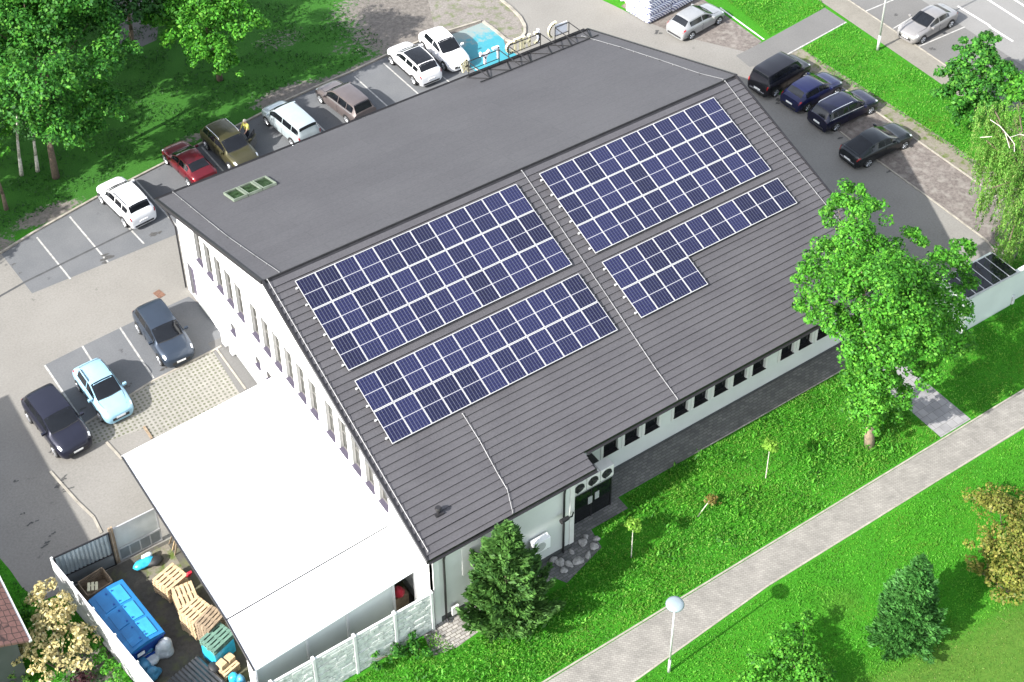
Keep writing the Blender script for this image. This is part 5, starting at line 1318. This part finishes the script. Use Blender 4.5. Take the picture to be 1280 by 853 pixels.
tree('park_tree', 'low leafy tree at the left edge above the parking bays', 'tree', at(8, 262), [cl(4, 150, 4.5, 1.0), cl(-20, 170, 5, 1.5), cl(6, 128, 4.5, .7)], 650, .09, G['bright'], M['bark'], .12)
for bpx, top, lab in (((27, 219), [cl(10, 150, 6, 1.4), cl(20, 120, 7, 1.3)], 'left'), ((47, 214), [cl(40, 130, 6.5, 1.4), cl(50, 160, 5, 1.1)], 'right')):
    tree('birch_tree', 'pale thin trunk rising into the corner crown, %s of the pair' % lab, 'tree', at(*bpx), top, 500, .09, G['dark'], M['birchbark'], .11, group='pale thin trunks')
# trees beyond the frame that shade the lawn
for i, (x, y, z, r) in enumerate([(-12, 28, 8, 3.2), (-9, 35, 9, 3.6), (0, 33, 9, 3.0), (4, 41, 9, 3.6), (-17, 22.5, 7, 2.6), (10, 38, 8, 3.0), (-3, 42, 10, 3.6), (-14, 32, 12, 4.0), (-7, 39, 13, 4.2), (2, 37, 12, 3.6)]):
    tree('park_tree', ['broad tree beyond the left edge above the bays', 'tall tree beyond the top left corner', 'tree behind the corner tree, just past the top edge', 'tree past the top edge above the round crown', 'smaller tree past the left edge by the bays', 'tree past the top edge above the lawn', 'farthest tree past the top left corner', 'very tall tree past the left edge beside the corner tree', 'very tall tree past the top left corner', 'tall tree past the top edge behind the corner crown'][i], 'tree', (x, y),
         [(x, y, z, r), (x+r*.7, y+r*.3, z-1.2, r*.8), (x-r*.6, y-r*.5, z-1, r*.8), (x+.2, y-r*.7, z-1.8, r*.7), (x, y+.3, z+1.8, r*.75), (x+r*.3, y+r*.8, z-.5, r*.7)], 260, .18, G['mid'], M['bark'], .2)
# conifers
def conifer(name, label, base, Hh, R0, mat, n, size, tilt=.5, skew=0.0):
    t = thing(name, label, 'tree', (base[0], base[1], 0)); 
    C = []; A = []; Bv = []
    nb = int(Hh*26)
    for k in range(nb):
        f = (k+random.random())/nb; z = Hh*(.04+.96*f); L = R0*(1-f)**.8*random.uniform(.7, 1.12)+.1; a = random.uniform(0, 6.283)
        m_ = max(12, int(n*L/R0/nb*2.0)); u = rng.uniform(.12, 1, m_)**.7
        d = np.array([math.cos(a), math.sin(a), 0]); side = np.array([-math.sin(a), math.cos(a), 0]); rise = tilt*random.uniform(.4, 1.2)
        sp = (1-u)*.30*L+.05
        P = d*(u*L)[:, None]+side*(rng.normal(size=m_)*sp)[:, None]; P[:, 2] += z+rise*L*u*u-.15*L*u+rng.normal(size=m_)*.06
        ax = unit(d*1.0+side*rng.normal(size=(m_, 1))*.5+np.array([0, 0, .35])+rng.normal(size=(m_, 3))*.25)
        bb = unit(np.cross(ax, rng.normal(size=(m_, 3)))); s_ = size*rng.uniform(.6, 1.4, (m_, 1))
        C.append(P); A.append(ax*s_); Bv.append(bb*s_*.42)
    quads_mesh('crown', np.concatenate(C), np.concatenate(A), np.concatenate(Bv), mat, t)
    MB().cyl((0, 0, -.1), (0, 0, Hh*.5), .14, .08, 8).cyl((0, 0, Hh*.5), (0, 0, Hh*.97), .08, .02, 8).build('trunk', M['bark'], t, smooth=True); return t
conifer('pine_tree', 'bushy grey green pine against the near wall of the hall', at(634, 778), 6.9, 2.25, G['pine'], 26000, .13, .75)
conifer('spruce_tree', 'dark green spruce standing alone on the lower lawn', at(1130, 795), 5.6, 1.75, G['spruce'], 20000, .10, .45)
# shrubs
def shrub(name, label, base, cls, dens, size, mat, cat='shrub', group=None, stem='bark', r=.05, **kw):
    t = thing(name, label, cat, (base[0], base[1], 0), 0, group)
    loc = [(x-base[0], y-base[1], z, q) for x, y, z, q in cls]; leaves('foliage', loc, dens, size, mat, t, **kw)
    m = MB()
    for c in loc[:6]: m.cyl((0, 0, 0), (c[0], c[1], max(.1, c[2])), r, r*.4, 6)
    m.build('stem', M[stem], t, smooth=True); return t
shrub('shrub', 'loose dark green bush at the bottom edge near the lower lawn', at(1000, 862), [cl(985, 800, 1.6, 1.0), cl(960, 835, 1.4, 1.1), cl(1010, 840, 1.6, 1.2), cl(1030, 860, 1.2, 1.0), cl(975, 870, 1.5, 1.3), cl(1005, 775, 1.5, .55), cl(940, 860, 1, .8)], 1100, .065, G['bright'])
shrub('shrub', 'large bronze brown bush at the right edge', at(1262, 742), [cl(1250, 640, 1.8, 1.3), cl(1235, 690, 1.5, 1.1), cl(1270, 690, 1.9, 1.5), cl(1258, 722, 1.2, 1.1), cl(1285, 650, 1.8, 1.4), cl(1225, 715, .9, .6), cl(1285, 730, 1.2, 1.2)], 1100, .065, G['brown'])
shrub('shrub', 'pale yellowish thin bush behind the bronze bush', at(1238, 640), [cl(1228, 620, .7, .8), cl(1248, 618, .8, .8), cl(1275, 628, .9, .8)], 420, .06, G['brown'])
shrub('flowering_shrub', 'cream blossoming shrub beside the white fence', at(75, 838), [cl(58, 745, 2.2, .85), cl(70, 775, 2.2, .9), cl(48, 790, 2.0, .75), cl(80, 800, 1.8, .9), cl(35, 815, 1.6, .7), cl(60, 830, 1.4, .8), cl(100, 820, 1.3, .7), cl(75, 755, 2.4, .6), cl(105, 795, 1.6, .6)], 800, .075, G['cream'], lumps=12)
shrub('shrub', 'small fresh green shrub between the red roof and the cream blossoms', at(30, 778), [cl(32, 762, .9, .5), cl(22, 768, .8, .45), cl(40, 775, .6, .4)], 1300, .06, G['bright'])
shrub('shrub', 'lime green clipped bush in the bottom left corner', at(14, 850), [cl(12, 835, .8, .7), cl(20, 850, .6, .6)], 1300, .05, G['willow'])
shrub('shrub', 'dark plum leaved bush under the cream blossoms', at(95, 855), [cl(92, 845, .5, .55), cl(105, 850, .4, .4)], 1100, .05, G['plum'])
shrub('shrub', 'bright green shrub along the outside of the white fence', at(132, 815), [cl(118, 805, .7, .45), cl(128, 825, .7, .5), cl(142, 838, .7, .5), cl(150, 850, .6, .5), cl(112, 790, .4, .35)], 1300, .055, G['bright'])
shrub('shrub', 'leafy clump against the foot of the concrete fence', at(515, 810), [cl(510, 800, .5, .6), cl(490, 815, .5, .6), cl(525, 812, .4, .5), cl(470, 825, .4, .6)], 1000, .06, G['mid'])
# corner tree top right and willow
tree('street_tree', 'compact dark green tree beside the street pavement', 'tree', at(1218, 150), [cl(1200, 92, 3.2, 1.3), cl(1225, 70, 4.0, 1.3), cl(1195, 118, 2.4, 1.3), cl(1225, 105, 3.2, 1.6), cl(1250, 90, 3.6, 1.2), cl(1212, 60, 4.0, 1.0), cl(1235, 52, 4.2, .9), cl(1235, 135, 2, 1.3), cl(1190, 98, 2.6, 1.0), cl(1210, 145, 1.4, 1.1)], 850, .10, G['mid'], M['bark'], .12)
tree('street_tree', 'lighter green tree at the right edge behind the drooping willow', 'tree', at(1272, 165), [cl(1265, 120, 3.2, 1.0), cl(1285, 100, 3.6, 1.2), cl(1275, 150, 2.5, 1.0), cl(1255, 150, 2, .7)], 850, .10, G['bright'], M['bark'], .12)
def willow():
    bx, by = at(1292, 300); t = thing('willow_tree', 'drooping willow with hanging strands and bare white limbs at the right edge', 'tree', (bx, by, 0))
    C = []; A = []; Bv = []
    arcs = []
    for px, py, z, n_, rad, dr in [(1240, 132, 6.8, 22, .9, 3.2), (1272, 130, 7.2, 30, 1.2, 3.6), (1245, 150, 6.5, 30, 1.1, 3.9), (1275, 165, 7, 40, 1.3, 4.6), (1262, 190, 6.2, 26, 1.0, 4.2), (1290, 210, 6.5, 44, 1.4, 5.0), (1232, 175, 5.6, 18, .7, 3.4), (1280, 255, 5.5, 50, 1.0, 4.4), (1240, 235, 4.2, 22, .6, 2.6), (1262, 300, 4.0, 16, .5, 3.0)]:
        cx, cy = at(px, py, z); arcs.append((cx, cy, z))
        for k in range(n_):
            a = random.uniform(0, 6.28); q = rad*random.random()**.5; x = cx+q*math.cos(a)-bx; y = cy+q*math.sin(a)-by; z0 = z-q*.4+random.uniform(-.3, .3); ln = dr*random.uniform(.5, 1.05)
            m_ = int(ln*32); u = rng.uniform(0, 1, m_)
            sway = np.array([random.uniform(-.25, .25), random.uniform(-.25, .25), 0])
            P = np.array([x, y, z0])+sway*(u**2)[:, None]+rng.normal(size=(m_, 3))*np.array([.05, .05, .02]); P[:, 2] -= ln*u
            ax = unit(np.array([0, 0, -1.0])+rng.normal(size=(m_, 3))*.45); bb = unit(np.cross(ax, rng.normal(size=(m_, 3)))); s_ = .085*rng.uniform(.6, 1.3, (m_, 1))
            C.append(P); A.append(ax*s_); Bv.append(bb*s_*.35)
    quads_mesh('crown', np.concatenate(C), np.concatenate(A), np.concatenate(Bv), G['willow'], t)
    m = MB(); top = Vector((arcs[1][0]-bx, arcs[1][1]-by, 6.2)); mid_ = Vector((top.x*.4, top.y*.4, 3.6))
    m.cyl((0, 0, -.1), mid_, .22, .16, 9); m.cyl(mid_, top, .16, .06, 8)
    for c in arcs: m.cyl(mid_, (c[0]-bx, c[1]-by, c[2]), .09, .03, 6)
    m.build('trunk', M['bark'], t, smooth=True)
    for pts in ([(1238, 150), (1250, 158), (1262, 172), (1275, 168), (1290, 172)], [(1262, 172), (1268, 180), (1268, 190)], [(1225, 172), (1240, 171)], [(1256, 165), (1262, 185)]):
        MB().tube([(x-bx, y-by, 7.6) for x, y in [at(a, b, 7.6) for a, b in pts]], .022, 5).build('bare_branch', M['birchbark'], t)
willow()
# saplings
def sapling(label, base, Hh, mat, lean=(0, 0), r=.28, n=500):
    t = thing('sapling', label, 'young tree', (base[0], base[1], 0)); tp = (lean[0], lean[1], Hh)
    MB().cyl((0, 0, 0), (lean[0]*.9, lean[1]*.9, Hh*.95), .028, .018, 6).build('trunk', M['birchbark'], t)
    leaves('crown', [(lean[0], lean[1], Hh-.05, r), (lean[0]+.12, lean[1]-.05, Hh-.2, r*.7)], n/r/r, .06, mat, t, lumps=20); return t
limeleaf = foliage_mat('lime leaves', (.11,.26,.02), (.22,.42,.05), .4)
sapling('thin sapling with a small lime green head near the entrance', at(789, 697), 2.5, limeleaf, n=420)
sapling('young lime green sapling on the lawn below the high windows', at(957, 598), 2.5, limeleaf, n=420)
sapling('leaning stick sapling with reddish tip', at(872, 646), .55, G['red'], (.95, .15), .22, 160)
# boulders at the entrance
for i, (px, py, r_) in enumerate([(692, 700, .22), (700, 704, .25), (712, 706, .22), (722, 702, .26), (735, 694, .2), (742, 684, .22), (745, 674, .17), (728, 680, .24), (714, 690, .16), (686, 690, .2), (705, 714, .18), (733, 672, .15)]):
    x, y = at(px, py); o = MB().blob((0, 0, .04), (r_, r_*.75, r_*.45), 50+i, n=2, jit=.35).build('boulder', M['stone']); o.location = (x, y, .01); o.rotation_euler[2] = i
    tag(o, 'grey stone in the loose edging along the dark walkway corner', 'stone', 'stones edging the walkway corner')

# ------------------------------------------------------------------ grass and weeds
def inside(x, y, poly):
    c = np.zeros(len(x), bool); n = len(poly)
    for i in range(n):
        x0, y0 = poly[i]; x1, y1 = poly[(i+1) % n]
        k = ((y0 > y) != (y1 > y)) & (x < (x1-x0)*(y-y0)/((y1-y0) if y1 != y0 else 1e-9)+x0); c ^= k
    return c
def grass(name, label, poly, dens, h, size, mat, holes=(), clump=None, cat='grass'):
    xs = [p[0] for p in poly]; ys = [p[1] for p in poly]; ar = (max(xs)-min(xs))*(max(ys)-min(ys)); n = int(ar*dens)
    x = rng.uniform(min(xs), max(xs), n); y = rng.uniform(min(ys), max(ys), n); k = inside(x, y, poly)
    for hl in holes: k &= ~inside(x, y, hl)
    if clump is not None:
        f = np.sin(x*1.3+np.sin(y*.9)*2)+np.sin(y*1.7+np.sin(x*1.1)*1.5)+np.sin(x*3.1+y*2.3)*.6; k &= (f+rng.normal(size=n)*.5) > clump
    x = x[k]; y = y[k]; n = len(x)
    hv = h*(.7+.5*np.sin(x*.9+1.3*np.sin(y*.7))+.3*np.sin(y*2.1))*rng.uniform(.3, 1.2, n); hv = np.clip(hv, .03, None)
    C = np.stack([x, y, hv*.6], 1); up = unit(np.stack([rng.normal(size=n)*.9, rng.normal(size=n)*.9, np.ones(n)*.9], 1))
    b = unit(np.cross(up, rng.normal(size=(n, 3)))); s = size*rng.uniform(.6, 1.4, (n, 1))
    o = quads_mesh(name, C, up*s, b*s*.4, mat); tag(o, label, cat, kind='stuff'); return o
weedpoly = [(-9, -14.75), (.0, -14.75), (.3, -16.0), (6.3, -16.0), (9.2, -15.2), (9.3, -14.2), (11.5, -14.2), (11.5, -13.4), (26.95, -13.4), (26.95, -19.4), (-12, -19.35)]
grass('grass', 'lush tall weeds and grass between the hall and the footpath', weedpoly, 300, .26, .062, G['weed'])
grass('grass', 'broad leaved weed clumps in the strip below the hall', weedpoly, 70, .5, .11, G['bright'], clump=1.1, cat='weeds')
grass('grass', 'grass right of the slab link and below the container', [(29.2, -15.1), (60, -15.1), (60, -19.6), (29.2, -19.5)], 180, .22, .06, G['weed'])
grass('grass', 'mown meadow grass below the footpath', [(3, -21.9), (14, -21.4), (50, -21.65), (50, -27)]+ats([(1285, 745), (1090, 853), (790, 870)]), 230, .12, .05, G['grass'])
grass('grass', 'short yellowish mown lawn in the bottom right corner', ats([(1285, 745), (1290, 900), (1050, 880), (1090, 850)]), 170, .05, .04, G['mown'])
grass('grass', 'bright grass strip between the dirt lot and the street pavement', ats([(1003, 62), (1058, 30), (1172, 106), (1215, 150), (1240, 235), (1205, 200), (1120, 140), (1035, 92)]), 150, .2, .065, G['weed'])
grass('grass', 'bright grass corner at the top edge', ats([(905, 0), (935, 22), (962, 46), (1030, 10), (1020, -12), (890, -12)]), 150, .2, .065, G['weed'])
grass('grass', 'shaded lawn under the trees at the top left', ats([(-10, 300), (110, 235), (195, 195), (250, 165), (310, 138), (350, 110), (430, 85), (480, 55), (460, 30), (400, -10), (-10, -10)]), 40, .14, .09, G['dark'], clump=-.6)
grass('grass', 'rough grass between the red roofed house and the yard', ats([(-10, 690), (10, 715), (50, 755), (78, 745), (150, 850), (190, 900), (-10, 900)]), 120, .18, .07, G['mid'])
